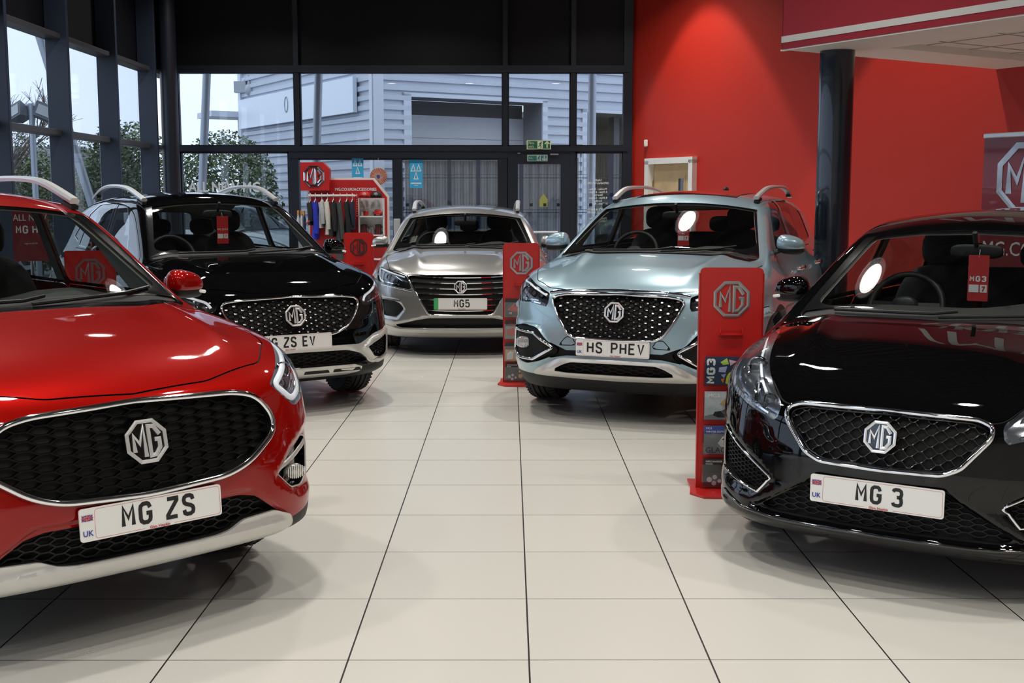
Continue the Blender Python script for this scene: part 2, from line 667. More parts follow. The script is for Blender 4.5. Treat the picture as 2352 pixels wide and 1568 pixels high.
# back wall ------------------------------------------------------------
ZH, ZT0, ZT1 = 3.38, 2.235, 2.308
bw = MB()
bw.box(((XL + RW0[0]) / 2 - .1, YB + .06, (ZH + CEIL) / 2), (RW0[0] - XL + .4, .10, CEIL - ZH))
tag(bw.build('wall_back', darkp), 'black panelled upper wall over the back glazing', kind='structure')
jn = [-3.118, -.065, .930]
for i, x in enumerate(jn + [1.73, -4.93]):
    wd_ = .07 if i < 3 else .13
    z1 = CEIL
    z0 = ZT1 if i in (0, 1) else 0
    o = MB().box((x, YB - .02, (z0 + z1) / 2), (wd_, .15, z1 - z0)).build('trim_%d' % (i + 1), navy)
    tag(o, 'dark vertical mullion of the back glazing', kind='structure')
o = MB().box(((XL + 1.73) / 2, YB - .03, ZH + .04), (1.73 - XL, .16, .10)).build('trim_6', navy)
tag(o, 'dark head rail of the back glazing', kind='structure')
o = MB().box(((XL + 1.73) / 2, YB - .03, (ZT0 + ZT1) / 2), (1.73 - XL, .17, ZT1 - ZT0)).build('trim_7', navy)
tag(o, 'dark transom rail across the back glazing', kind='structure')


def window(n, x0, x1, z0, z1, label, fw=.035):
    e = empty('window_%d' % n, ((x0 + x1) / 2, YB, z0))
    tag(e, label, kind='structure')
    W_, H_ = x1 - x0, z1 - z0
    f = MB()
    for s in (-1, 1):
        f.box((s * (W_ / 2 - fw / 2), 0, H_ / 2), (fw, .08, H_))
        f.box((0, 0, H_ / 2 + s * (H_ / 2 - fw / 2)), (W_, .08, fw))
    f.build('window_frame', navy, e)
    MB().box((0, .01, H_ / 2), (W_ - fw, .012, H_ - fw)).build('window_pane', pane, e)
    return e


window(1, -4.87, -3.153, ZT1, ZH, 'upper back window pane on the left', .02)
window(2, -3.083, -.10, ZT1, ZH, 'wide upper back window pane in the middle', .02)
window(3, -.03, .895, ZT1, ZH, 'upper back window pane over the fire door', .02)
window(4, .965, 1.68, ZT1, ZH, 'upper back window pane next to the red wall', .02)
window(5, -4.87, -3.25, .0, ZT0, 'lower back window pane on the left', .03)
window(6, .965, 1.68, .0, ZT0, 'lower back window pane beside the fire door', .03)
window(13, XL + .03, -4.99, .0, ZH, 'narrow pane in the back left corner', .015)

# sliding entrance
sd = empty('door_1', (-1.645, YB, 0))
tag(sd, 'dark framed sliding glass entrance doors', kind='structure')
f = MB()
f.box((0, -.02, 2.185), (3.21, .16, .10))
f.build('door_head', navy, sd)
for i, (a, c) in enumerate([(-3.25, -3.11), (-1.73, -1.59), (-.18, -.03)]):
    MB().box(((a + c) / 2 + 1.645, -.02, 1.07), (c - a, .14, 2.14)).build('door_post', navy, sd)
for a, c in ((-3.11, -1.73), (-1.59, -.18)):
    lf = MB().box(((a + c) / 2 + 1.645, .0, 1.07), (c - a, .012, 2.13)).build('door_glass', pane, sd)
    r_ = MB().box(((a + c) / 2 + 1.645, 0, .05), (c - a, .06, .10)).box(((a + c) / 2 + 1.645, 0, 2.125), (c - a, .06, .03))
    r_.build('door_rail', navy, lf)
bx_ = MB().box((-1.67 + 1.645, -.10, 1.10), (.10, .03, .30), bev=.01).build('door_control', mat('control_grey', (.45, .45, .45), .4), sd)

fd = empty('door_2', (.435, YB, 0))
tag(fd, 'black framed glass fire exit door', kind='structure')
f = MB()
f.box((-.395, -.03, 1.025), (.16, .12, 2.05)).box((.395, -.03, 1.025), (.16, .12, 2.05)).box((0, -.03, 2.14), (.95, .12, .18)).box((0, -.02, .12), (.63, .09, .24))
f.build('door_frame', navy, fd)
MB().box((0, 0, 1.15), (.64, .012, 1.85)).build('door_glass', pane, fd)
MB().tube([(-.28, -.10, 1.05), (.28, -.10, 1.05)], .016).build('push_bar', mat('steel'), fd)
cl = MB().box((.22, -.11, 2.19), (.12, .02, .02)).box((-.30, -.11, 2.205), (.04, .01, .012)).build('door_plate', mat('steel'), fd)

# left glazed wall -----------------------------------------------------
lw = MB()
lw.box((XL - .06, 6.7, (3.36 + CEIL) / 2), (.10, 22.0, CEIL - 3.36))
tag(lw.build('wall_left', darkp), 'black panelled upper wall over the side glazing', kind='structure')
FY = [11.75 + 1.635 * k for k in range(-9, 4)]
fins = MB()
k = 8
for y in FY:
    o = MB().box((XL + .12, y, CEIL / 2), (.25, .06, CEIL), bev=.006).build('trim_%d' % k, navy2)
    tag(o, 'deep navy vertical fin of the side glazing', kind='structure')
    k += 1
for z, nm, dp, hh in ((2.275, 'side transom shelf', .17, .07), (3.33, 'side window head', .20, .06)):
    o = MB().box((XL + dp / 2 - .03, 6.7, z), (dp, 22.0, hh), bev=.006).build('trim_%d' % k, mat('rail_grey', (.055, .055, .06), .35))
    tag(o, 'dark ' + nm + ' rail', kind='structure')
    k += 1
for i in range(len(FY) - 1):
    y0, y1 = FY[i] + .03, FY[i + 1] - .03
    e = empty('window_%d' % (20 + i), (XL, (y0 + y1) / 2, 0))
    tag(e, 'tall side window between two navy fins', kind='structure')
    MB().box((0, 0, 1.13), (.012, y1 - y0, 2.22)).build('window_pane', pane, e)
    MB().box((0, 0, 2.81), (.012, y1 - y0, 1.0)).build('window_pane', pane, e)

# ceiling: dark profiled metal deck ------------------------------------
dk = MB()
ys = []
y = -4.2
V, F = [], []
P_ = [(0, 0), (.10, 0), (.13, .09), (.23, .09), (.26, 0)]
while y < YB + .2:
    for a, b2 in P_[:-1]:
        ys.append((y + a, CEIL + b2))
    y += .26
for (yy, zz) in ys:
    V += [(XL - .1, yy, zz), (RWE[0] + .2, yy, zz)]
for i in range(len(ys) - 1):
    F.append((2 * i, 2 * i + 1, 2 * i + 3, 2 * i + 2))
dk.add(V, F)
tag(dk.build('ceiling', mat('ceiling_deck', (.045, .043, .040), .6, var=.08, vscale=1)), 'dark ribbed metal ceiling deck', kind='structure')
rb = MB().box(((XL + RWE[0]) / 2, -4.25, CEIL / 2), (RWE[0] - XL + .4, .1, CEIL))
tag(rb.build('wall_front', mat('office_wall', (.50, .49, .47), .7, var=.1, vscale=1)), 'grey wall at the near end of the showroom', kind='structure')
rb = MB().box((RWE[0] + .15, (RWE[1] - 4.2) / 2, CEIL / 2), (.1, RWE[1] + 4.4, CEIL))
tag(rb.build('wall_near_right', mat('office_wall')), 'grey wall on the near right side', kind='structure')

# canopy over the reception side ----------------------------------------
C0 = np.array((2.46, 10.80))
ZC = 2.87


def cp(a, b2, z):
    p = C0 + D1 * a + D2 * b2
    return (p[0], p[1], z)


def cblock(mb, a0, a1, b0, b1, z0, z1):
    V = [cp(a, b2, z) for z in (z0, z1) for a, b2 in ((a0, b0), (a1, b0), (a1, b1), (a0, b1))]
    mb.add(V, [(0, 1, 2, 3), (4, 5, 6, 7)[::-1], (0, 1, 5, 4)[::-1], (1, 2, 6, 5)[::-1], (2, 3, 7, 6)[::-1], (3, 0, 4, 7)[::-1]])


CL, CD = 11.0, 3.12
can = empty('canopy', cp(0, 0, ZC))
bpy.data.objects.remove(can)
m = MB()
cblock(m, 0, CL, 0, CD, ZC + .16, 4.2)
cano = m.build('canopy', mat('canopy_maroon', (.40, .024, .036), .40, var=.03, bump=.05, bscale=300))
tag(cano, 'boxed canopy with dull red fascia, white stripe and white underside', 'canopy')
m = MB()
for a0, a1, b0, b1 in ((0, .60, 0, CD), (.60, CL, 0, .70), (.60, CL, CD - .45, CD)):
    cblock(m, a0, a1, b0, b1, ZC, ZC + .16)
m.build('soffit_border', whitep, cano)
m = MB()
cblock(m, .60, CL, .70, CD - .45, ZC + .06, ZC + .16)
m.build('soffit_tiles', mat('ceiling_tile', (.74, .73, .69), .8, var=.04, vscale=40), cano)
m = MB()
for a in np.arange(.82, CL, .6):
    cblock(m, a, a + .012, .70, CD - .45, ZC + .055, ZC + .07)
for b2 in (1.18, 1.78, 2.38):
    cblock(m, .60, CL, b2, b2 + .012, ZC + .055, ZC + .07)
m.build('tile_grid', mat('grid_grey', (.35, .35, .34), .5), cano)
m = MB()
cblock(m, -.012, CL, -.012, 0, ZC, 4.2)
cblock(m, -.012, 0, -.012, CD, ZC + .02, 4.2)
m.build('fascia', mat('canopy_maroon'), cano)
m = MB()
cblock(m, -.018, CL, -.018, -.010, ZC + .062, ZC + .118)
cblock(m, -.018, -.010, -.018, CD, ZC + .062, ZC + .118)
m.build('white_stripe', mat('stripe_white', (.80, .78, .74), .5), cano)
m = MB()
cblock(m, -.03, CL, -.012, .03, ZC - .008, ZC + .006)
m.build('edge_bead', whitep, cano)
# big white lettering on the fascia: reads MG.CO.UK, only a foot of it shows
m = MB()
text_mesh(m, '/MG.CO.UK', .98, lambda u, v: cp(1.42 + u, -.016, 3.20 + v), 'LEFT', .004)
m.build('fascia_lettering', mat('stripe_white'), cano)

# columns ----------------------------------------------------------------
colm = mat('column_gloss_navy', (.010, .015, .026), .22, coat=.5, bump=.25, bscale=6)
o = MB().lathe([(.155, 0), (.155, ZC)], (0, 0, 0), 40).lathe([(.175, 0), (.175, .04), (.158, .05)], (0, 0, 0), 40).build('column', colm, smooth=40)
o.location = (2.965, 10.88, 0)
tag(o, 'glossy navy round column holding up the red canopy corner', 'column')
o = MB().lathe([(.118, 0), (.118, CEIL)], (0, 0, 0), 32).build('column', navy, smooth=40)
o.location = (-4.775, 16.8, 0)
tag(o, 'slim dark round column in the back left corner of the glazing', 'column')

# lamps --------------------------------------------------------------------
shade_m = mat('lamp_shade_grey', (.35, .35, .36), .35, metal=.6)
lamp0 = None
lab_y = {-2.3: 'nearest', 1.3: 'second', 4.95: 'third', 8.65: 'fourth', 12.0: 'fifth', 15.45: 'farthest'}
lab_x = {-3.7: 'left', -1.25: 'middle', 1.45: 'right', 4.05: 'far right'}
for (x, y) in LAMP_SPOTS:
    if lamp0 is None:
        e = empty('ceiling_lamp', (x, y, LAMP_Z))
        lamp0 = e
        MB().lathe([(.06, .42), (.07, .30), (.16, .22), (.21, .06), (.215, 0), (.205, 0), (.15, .20), (.05, .29)], n=32).build('lamp_shade', shade_m, e, smooth=40)
        MB().tube([(0, 0, .42), (0, 0, CEIL - LAMP_Z)], .008).build('cord', mat('cord_black', (.01, .01, .01), .5), e)
        MB().lathe([(.001, .035), (.145, .035), (.15, .02)], n=32).build('diffuser', mat('lamp_diffuser', (.8, .8, .8), .5, emit=((1, .965, .9), 8.0)), e, smooth=60)
    else:
        e = lamp0.copy()
        COL.objects.link(e)
        e.location = (x, y, LAMP_Z)
        for ch in lamp0.children:
            c = ch.copy()
            COL.objects.link(c)
            c.parent = e
    tag(e, 'round high bay ceiling lamp, %s row from the camera, %s line' % (lab_y[y], lab_x[x]), 'lamp', 'high bay lamps under the ceiling')
    lo = bpy.data.objects.new('high_bay_light', lamp_light)
    COL.objects.link(lo)
    lo.location = (x, y, LAMP_Z + .012)
for i, (p, en, an) in enumerate(WASH):
    l = bpy.data.lights.new('wall_washer_light', 'SPOT')
    l.energy = en
    l.spot_size = radians(an)
    l.spot_blend = .18
    l.shadow_soft_size = .06
    l.color = (1, .95, .86)
    lo = bpy.data.objects.new('wall_washer_light', l)
    COL.objects.link(lo)
    lo.location = p
    fx = empty('wall_washer', (p[0], p[1], p[2]))
    tag(fx, ['wall washer spotlight high beside the glazing', 'second wall washer spotlight high by the canopy end', 'recessed downlight in the middle of the canopy', 'recessed downlight in the canopy nearer the camera'][i], 'spotlight')
    MB().lathe([(.09, .015), (.10, .015), (.10, .14), (.03, .17)], n=24).build('can', shade_m, fx, smooth=40)
    if i < 2:
        MB().tube([(0, 0, .15), (0, 0, CEIL - p[2])], .012).build('stem', shade_m, fx)
# =====================================================================
#  car kit: a car body is one smooth closed surface given by a function;
#  it is meshed, then cut along true panel outlines into its parts
# =====================================================================
def pchip(pts):
    x = np.array([p[0] for p in pts], float)
    y = np.array([p[1] for p in pts], float)
    h = np.diff(x)
    d = np.diff(y) / h
    m = np.zeros(len(x))
    m[0], m[-1] = d[0], d[-1]
    for i in range(1, len(x) - 1):
        if d[i - 1] * d[i] > 0:
            w1, w2 = 2 * h[i] + h[i - 1], h[i] + 2 * h[i - 1]
            m[i] = (w1 + w2) / (w1 / d[i - 1] + w2 / d[i])

    def f(q):
        q = np.asarray(q, float)
        i = np.clip(np.searchsorted(x, q) - 1, 0, len(x) - 2)
        t = (q - x[i]) / h[i]
        tc = np.clip(t, 0, 1)
        r = (y[i] * (1 + 2 * tc) * (1 - tc) ** 2 + m[i] * h[i] * tc * (1 - tc) ** 2 + y[i + 1] * tc ** 2 * (3 - 2 * tc) + m[i + 1] * h[i] * tc ** 2 * (tc - 1))
        return r + np.where(t < 0, m[0] * (q - x[0]), 0) + np.where(t > 1, m[-1] * (q - x[-1]), 0)
    return f


def sdpoly(px, py, poly):
    P = np.array(poly, float)
    px, py = np.broadcast_arrays(np.asarray(px, float), np.asarray(py, float))
    d = np.full(px.shape, 1e9)
    ins = np.zeros(px.shape, bool)
    N = len(P)
    for i in range(N):
        a, b = P[i], P[i - 1]
        ex, ey = b - a
        wx, wy = px - a[0], py - a[1]
        t = np.clip((wx * ex + wy * ey) / max(ex * ex + ey * ey, 1e-12), 0, 1)
        d = np.minimum(d, (wx - ex * t) ** 2 + (wy - ey * t) ** 2)
        c = (a[1] > py) != (b[1] > py)
        if abs(ey) > 1e-12:
            ins ^= c & (px < ex * (py - a[1]) / ey + a[0])
    d = np.sqrt(d)
    return np.where(ins, -d, d)


def smax(a, b, k):
    h = np.maximum(k - np.abs(a - b), 0) / k
    return np.maximum(a, b) + h * h * k * .25


def smin(a, b, k):
    return -smax(-a, -b, k)


def ss(t):
    t = np.clip(t, 0, 1)
    return t * t * (3 - 2 * t)


def surface_nets(val, org, h):
    s = val < 0
    nx, ny, nz = val.shape
    cs = np.zeros((nx - 1, ny - 1, nz - 1), np.int8)
    for a in (0, 1):
        for b in (0, 1):
            for c in (0, 1):
                cs += s[a:nx - 1 + a, b:ny - 1 + b, c:nz - 1 + c]
    act = (cs > 0) & (cs < 8)
    idx = np.full(act.shape, -1, np.int64)
    ii = np.argwhere(act)
    idx[tuple(ii.T)] = np.arange(len(ii))
    acc = np.zeros((len(ii), 3))
    cnt = np.zeros(len(ii))
    for ax in range(3):
        o1, o2 = [(1, 2), (0, 2), (0, 1)][ax]
        for u in (0, 1):
            for v in (0, 1):
                o = np.zeros(3, int)
                o[o1], o[o2] = u, v
                p0 = ii + o
                p1 = p0.copy()
                p1[:, ax] += 1
                v0, v1 = val[tuple(p0.T)], val[tuple(p1.T)]
                c = (v0 < 0) != (v1 < 0)
                t = np.where(c, v0 / np.where(c, v0 - v1, 1), 0)
                q = o[None, :].astype(float).repeat(len(ii), 0)
                q[:, ax] += t
                acc += q * c[:, None]
                cnt += c
    V = (ii + acc / cnt[:, None]) * h + org
    T = []
    for ax in range(3):
        o1, o2 = [(1, 2), (2, 0), (0, 1)][ax]
        sl = [slice(0, n) for n in val.shape]
        a = s
        lo = [slice(None)] * 3
        hi = [slice(None)] * 3
        lo[ax] = slice(0, -1)
        hi[ax] = slice(1, None)
        ch = a[tuple(lo)] != a[tuple(hi)]
        pts = np.argwhere(ch)
        pts = pts[(pts[:, o1] > 0) & (pts[:, o2] > 0) & (pts[:, o1] < val.shape[o1] - 1) & (pts[:, o2] < val.shape[o2] - 1)]
        e1 = np.zeros(3, int)
        e1[o1] = 1
        e2 = np.zeros(3, int)
        e2[o2] = 1
        q = [idx[tuple((pts - e1 - e2).T)], idx[tuple((pts - e2).T)], idx[tuple(pts.T)], idx[tuple((pts - e1).T)]]
        q = np.stack(q, 1)
        flip = ~s[tuple(pts.T)]
        q[flip] = q[flip][:, ::-1]
        T += [q[:, [0, 1, 2]], q[:, [0, 2, 3]]]
    return V, np.concatenate(T)


def cut(V, T, lab, s, only=None):
    """split triangles where s changes sign; returns V, T, lab, inside(bool per triangle)"""
    s = np.where(np.abs(s) < 1e-6, 1e-6, s)
    sg = s > 0
    t3 = sg[T]
    n = t3.sum(1)
    cross = (n > 0) & (n < 3)
    if only is not None:
        cross &= only
    keep = ~cross
    inside_keep = (s[T].mean(1) < 0)[keep]
    C = T[cross]
    L = lab[cross]
    if len(C) == 0:
        return V, T, lab, inside_keep
    c3 = sg[C]
    one = c3.sum(1)
    odd = np.where(one == 1, np.argmax(c3, 1), np.argmin(c3, 1))
    r = np.arange(len(C))
    a, b, c = C[r, odd], C[r, (odd + 1) % 3], C[r, (odd + 2) % 3]
    E = np.concatenate([np.stack([a, b], 1), np.stack([a, c], 1)])
    Es = np.sort(E, 1)
    key = Es[:, 0].astype(np.int64) * (len(V) + 1) + Es[:, 1]
    uk, inv = np.unique(key, return_inverse=True)
    p, q = uk // (len(V) + 1), uk % (len(V) + 1)
    t = s[p] / (s[p] - s[q])
    NV = V[p] + (V[q] - V[p]) * t[:, None]
    V2 = np.concatenate([V, NV])
    ab = inv[:len(C)] + len(V)
    ac = inv[len(C):] + len(V)
    T1 = np.stack([a, ab, ac], 1)
    T2 = np.stack([ab, b, c], 1)
    T3 = np.stack([ab, c, ac], 1)
    oi = one != 1      # the odd vertex is the negative one
    T2o = np.concatenate([T[keep], T1, T2, T3])
    lab2 = np.concatenate([lab[keep], L, L, L])
    ins = np.concatenate([inside_keep, oi, ~oi, ~oi])
    return V2, T2o, lab2, ins


class Body:
    def __init__(s, sp):
        s.sp = sp
        for k in ('P', 'H', 'tz', 'ty', 'R', 'G'):
            setattr(s, k, pchip(sp[k]))
        s.W, s.L = sp['W'], sp['L']
        s.ridge = [(pchip(a), b, c) for a, b, c in sp.get('ridge', [])]
        s.dents = sp.get('dents', [])
        s.sdents = sp.get('sdents', [])

    def F(s, x, z):
        x = np.abs(x)
        c = s.sp['C']
        y = s.P(z) + c[0] * x * x + c[1] * (np.minimum(x, 1.1) / .9) ** c[2]
        for poly, dep, fall in s.dents:
            y = y + dep * ss(-sdpoly(x, z, poly) / fall)
        return y

    def T(s, x, y):
        x = np.abs(x)
        k = s.sp['crown']
        z = s.H(y) - k[0] * (x / s.W) ** 2 - k[1] * (x / s.W) ** 6
        for xr, amp, w in s.ridge:
            z = z + amp * np.exp(-((x - xr(y)) / w) ** 2) * ss((y - .12) / .25)
        return z

    def S(s, y, z):
        w = s.W + s.tz(z) + s.ty(y)
        for yw in s.sp['wheels']:
            d = np.hypot(y - yw, z - s.sp['rw'])
            w = w + s.sp['flare'] * np.exp(-((d - s.sp['ra'] - .02) / .10) ** 2)
        for poly, dep, fall in s.sdents:
            w = w - dep * ss(-sdpoly(y, z, poly) / fall)
        return w

    def f(s, x, y, z):
        sp = s.sp
        x = np.abs(x)
        a = smax(s.F(x, z) - y, z - s.T(x, y), sp.get('kf', .10))
        a = smax(a, x - s.S(y, z), sp.get('ks', .09))
        a = smax(a, y - (s.L - .10 * (x / s.W) ** 4 - .12 * np.maximum(z - .7, 0)), .12)
        a = smax(a, sp['zb'] - z, .04)
        # greenhouse
        yc, zc = sp['cowl']
        yh, zh = sp['head']
        sl = (yh - yc) / (zh - zc)
        ys = yc + (z - zc) * sl + sp.get('wsx', .11) * (x / .7) ** 2
        g = (ys - y) / sqrt(1 + sl * sl)
        g = smax(g, z - (s.R(y) - .055 * (x / .55) ** 2), .07)
        g = smax(g, x - s.G(z) + .05 * np.maximum(y - 3.0, 0) * sp.get('rt', 1), .07)
        rr = sp['rear']
        g = smax(g, (y - (rr[0] - (z - rr[1]) * rr[2])) / sqrt(1 + rr[2] ** 2), .10)
        g = np.maximum(g, .75 - z)
        a = smin(a, g, .035)
        for yw in sp['wheels']:
            w = np.maximum(np.hypot(y - yw, z - sp['rw']) - sp['ra'], .50 - x)
            a = smax(a, -w, .015)
        return a

    def mesh(s, h):
        sp = s.sp
        x0, y0, z0 = -2.5 * h, -.06, sp['zb'] - .03
        X = np.arange(x0, s.W + .10, h)
        Y = np.arange(y0, s.L + .08, h)
        Z = np.arange(z0, sp['top'] + .06, h)
        val = s.f(X[:, None, None], Y[None, :, None], Z[None, None, :])
        val = np.broadcast_to(val, (len(X), len(Y), len(Z)))
        V, T = surface_nets(val, np.array([x0, y0, z0]), h)
        for it in range(4):
            v = s.f(*V.T)
            g = s.grad(V)
            V = V - g * np.clip(v / np.maximum((g * g).sum(1), .05), -h, h)[:, None]
        return V, T

    def grad(s, V, e=.0015):
        g = np.zeros_like(V)
        for i in range(3):
            a, b = V.copy(), V.copy()
            a[:, i] += e
            b[:, i] -= e
            g[:, i] = (s.f(*a.T) - s.f(*b.T)) / (2 * e)
        return g

    def normal(s, V):
        g = s.grad(np.asarray(V, float).reshape(-1, 3), .003)
        return g / np.maximum(np.linalg.norm(g, axis=1), 1e-9)[:, None]

    def front(s, x, z):
        """true front surface point at (x,z) found by marching in +y"""
        y = np.full(np.shape(x), -.08)
        x, z = np.asarray(x, float), np.asarray(z, float)
        for _ in range(60):
            v = s.f(x, y, z)
            y = np.where(v > 1e-4, y + np.clip(v * .9, .0005, .04), y)
        return y

    def fp(s, x, z, off=0.0):
        """points on the front (lists) pushed out by off; returns P, N"""
        x, z = np.asarray(x, float), np.asarray(z, float)
        P = np.stack([x, s.front(x, z), z], 1)
        N = s.normal(P)
        return P + N * off, N


class Panels:
    """the triangle soup of the right half with a label per triangle"""

    def __init__(s, body, h):
        s.b = body
        s.V, s.T = body.mesh(h)
        s.lab = np.zeros(len(s.T), np.int32)
        s.names = ['paint']
        s.V, s.T, s.lab, ins = cut(s.V, s.T, s.lab, -s.V[:, 0])
        k = ins
        s.T, s.lab = s.T[k], s.lab[k]
        s.V[:, 0] = np.where(np.abs(s.V[:, 0]) < 2e-3 * h, 0, s.V[:, 0])

    def id(s, n):
        if n not in s.names:
            s.names.append(n)
        return s.names.index(n)

    def region(s, name, fn, src=('paint',), near=None):
        """fn(V)->scalar, inside negative; triangles with label in src become name"""
        val = fn(s.V)
        only = np.isin(s.lab, [s.id(n) for n in src])
        s.V, s.T, s.lab, ins = cut(s.V, s.T, s.lab, val, only)
        src_ok = np.isin(s.lab, [s.id(n) for n in src])
        s.lab = np.where(ins & src_ok, s.id(name), s.lab)

    def poly(s, name, poly, ax='xz', lim=None, src=('paint',), grow=0.0, band=None):
        i, j = ['xyz'.index(c) for c in ax]

        def fn(V, g=grow):
            v = sdpoly(V[:, i], V[:, j], poly) - g
            return np.maximum(v, lim(V)) if lim else v
        if band:
            s.region('band_tmp', lambda V: fn(V, band), src)
            s.region('paint', lambda V: sdpoly(V[:, i], V[:, j], poly) + band, ('band_tmp',))
            s.lab = np.where(s.lab == s.id('band_tmp'), s.id(name), s.lab)
        else:
            s.region(name, fn, src)

    def get(s, name, shift=None, wall=False, inner=None):
        """mesh of one label: V, F, N (right half only)"""
        T = s.T[s.lab == s.id(name)]
        if not len(T):
            return None
        ar = np.linalg.norm(np.cross(s.V[T[:, 1]] - s.V[T[:, 0]], s.V[T[:, 2]] - s.V[T[:, 0]]), axis=1)
        T = T[ar > 1e-9]
        u, inv = np.unique(T, return_inverse=True)
        V = s.V[u]
        T = inv.reshape(-1, 3)
        N = s.b.normal(V)
        F = T
        if shift is not None:
            if isinstance(shift, (int, float)):
                V2 = V + N * shift
                V2[:, 0] = np.where(V[:, 0] == 0, 0, V2[:, 0])
            else:
                V2 = V + np.array(shift)
            if wall:
                E = np.concatenate([T[:, [0, 1]], T[:, [1, 2]], T[:, [2, 0]]])
                Es = np.sort(E, 1)
                k, first, cnt = np.unique(Es[:, 0] * len(V) + Es[:, 1], return_index=True, return_counts=True)
                be = E[first[cnt == 1]]
                be = be[~((V[be[:, 0], 0] < 1e-5) & (V[be[:, 1], 0] < 1e-5))]
                n = len(V)
                V = np.concatenate([V, V2])
                N = np.concatenate([N, N])
                F = np.concatenate([T + n, np.stack([be[:, 0], be[:, 1], be[:, 1] + n], 1), np.stack([be[:, 0], be[:, 1] + n, be[:, 0] + n], 1)])
                return V, F, None
            V = V2
        return V, F, N

    @staticmethod
    def both(g):
        V, F, N = g
        n = len(V)
        M = V * [-1, 1, 1]
        key = np.arange(n) + n
        key = np.where(V[:, 0] < 1e-6, np.arange(n), key)
        F2 = key[F][:, ::-1]
        V2 = np.concatenate([V, M])
        N2 = None
        if N is not None:
            N = N.copy()
            on = V[:, 0] < 1e-6
            N[on, 0] = 0
            N2 = np.concatenate([N, N * [-1, 1, 1]])
        F = np.concatenate([F, F2])
        return compact(V2, F, N2)

    @staticmethod
    def other(g):
        V, F, N = g
        return V * [-1, 1, 1], F[:, ::-1], None if N is None else N * [-1, 1, 1]


def compact(V, F, N=None):
    u, inv = np.unique(F, return_inverse=True)
    return V[u], inv.reshape(-1, 3), None if N is None else N[u]


def put(name, g, m, parent, smooth=None):
    V, F, N = g
    if N is None:
        return mesh_obj(name, V, F, m, parent, smooth if smooth is not None else 35)
    return mesh_obj(name, V, F, m, parent, None, N)


# --------------------------------------------------------------- car parts
def honey(mb, body, poly, dx, dz, a, w, off, dep=.012, margin=.004):
    """honeycomb of thin bars behind an outline"""
    P = np.array(poly)
    x0, x1, z0, z1 = P[:, 0].min(), P[:, 0].max(), P[:, 1].min(), P[:, 1].max()
    segs = []
    for i in range(int(x0 / dx) - 1, int(x1 / dx) + 2):
        for j in range(int(z0 / dz) - 1, int(z1 / dz) + 2):
            cx, cz = i * dx, j * dz + (i % 2) * dz / 2
            h = dz / 2
            segs += [((cx - a, cz + h), (cx + a, cz + h)), ((cx + a, cz + h), (cx + dx - a, cz)), ((cx + a, cz - h), (cx + dx - a, cz))]
    A = np.array([s[0] for s in segs])
    B = np.array([s[1] for s in segs])
    ok = (sdpoly(A[:, 0], A[:, 1], poly) < -margin) & (sdpoly(B[:, 0], B[:, 1], poly) < -margin)
    A, B = A[ok], B[ok]
    ya, yb = body.F(A[:, 0], A[:, 1]) + off, body.F(B[:, 0], B[:, 1]) + off
    for p, q, y0, y1 in zip(A, B, ya, yb):
        mb.bar((p[0], y0, p[1]), (q[0], y1, q[1]), dep, w, up=(0, 0, 1))


def frame_tube(body, poly, prof, off=0.0, step=.012, closed=True):
    P = resample(poly, step, closed)
    x = np.array([p[0] for p in P])
    z = np.array([p[1] for p in P])
    Q, N = body.fp(x, z, off)
    return Q, N


PROF_R = [(cos(2 * pi * k / 10), sin(2 * pi * k / 10)) for k in range(10)]


def prof(w, d, n=10):
    return [(w * cos(2 * pi * k / n), d * sin(2 * pi * k / n)) for k in range(n)]


def tyre_and_rim(car, body, sx, yw, R, wid, spokes, rim_mat, steer=0.0):
    rw = body.sp['rw']
    cx = sx * (body.W - .035 - wid / 2)
    t = MB()
    h = wid / 2
    pr = [(R * .70, -h * .86), (R * .80, -h), (R * .93, -h * .97), (R * .985, -h * .8), (R, -h * .55)]
    for g in (-.36, 0, .36):
        pr += [(R, h * (g - .07)), (R * .975, h * (g - .05)), (R * .975, h * (g + .05)), (R, h * (g + .07))]
    pr += [(R, h * .55), (R * .985, h * .8), (R * .93, h * .97), (R * .80, h), (R * .70, h * .86)]
    t.lathe(pr, n=56, axis='x', closed=True)
    for k in range(56):      # shoulder blocks
        a = 2 * pi * k / 56
        for s in (-1, 1):
            t.bar((s * h * .62, R * .995 * cos(a), R * .995 * sin(a)), (s * h * .95, R * .955 * cos(a), R * .955 * sin(a)), R * .05, .012)
    ty = t.build('tyre', mat('tyre_rubber', (.014, .014, .015), .62, bump=.2, bscale=200), car, smooth=40)
    ty.location = (cx, yw, rw)
    ty.rotation_euler = (0, 0, steer)
    r = MB()
    o = sx * h
    r.lathe([(R * .70, -h * .8), (R * .66, -h * .6), (R * .66, h * .7), (R * .70, h * .9), (R * .715, h * .95), (R * .70, h * .98), (R * .64, h * .8)], n=40, axis='x')
    r.lathe([(0.001, o * .72), (R * .17, o * .72), (R * .20, o * .5), (R * .20, -o * .3)], n=20, axis='x')
    for k in range(spokes):
        a = 2 * pi * k / spokes
        for da in (-.14, .14):
            p = [(o * .66, R * .14 * cos(a), R * .14 * sin(a)), (o * .84, R * .67 * cos(a + da), R * .67 * sin(a + da))]
            r.bar(p[0], p[1], R * .085, R * .07, up=(0, -sin(a), cos(a)))
    rm = r.build('rim', rim_mat, ty, smooth=30)
    return ty


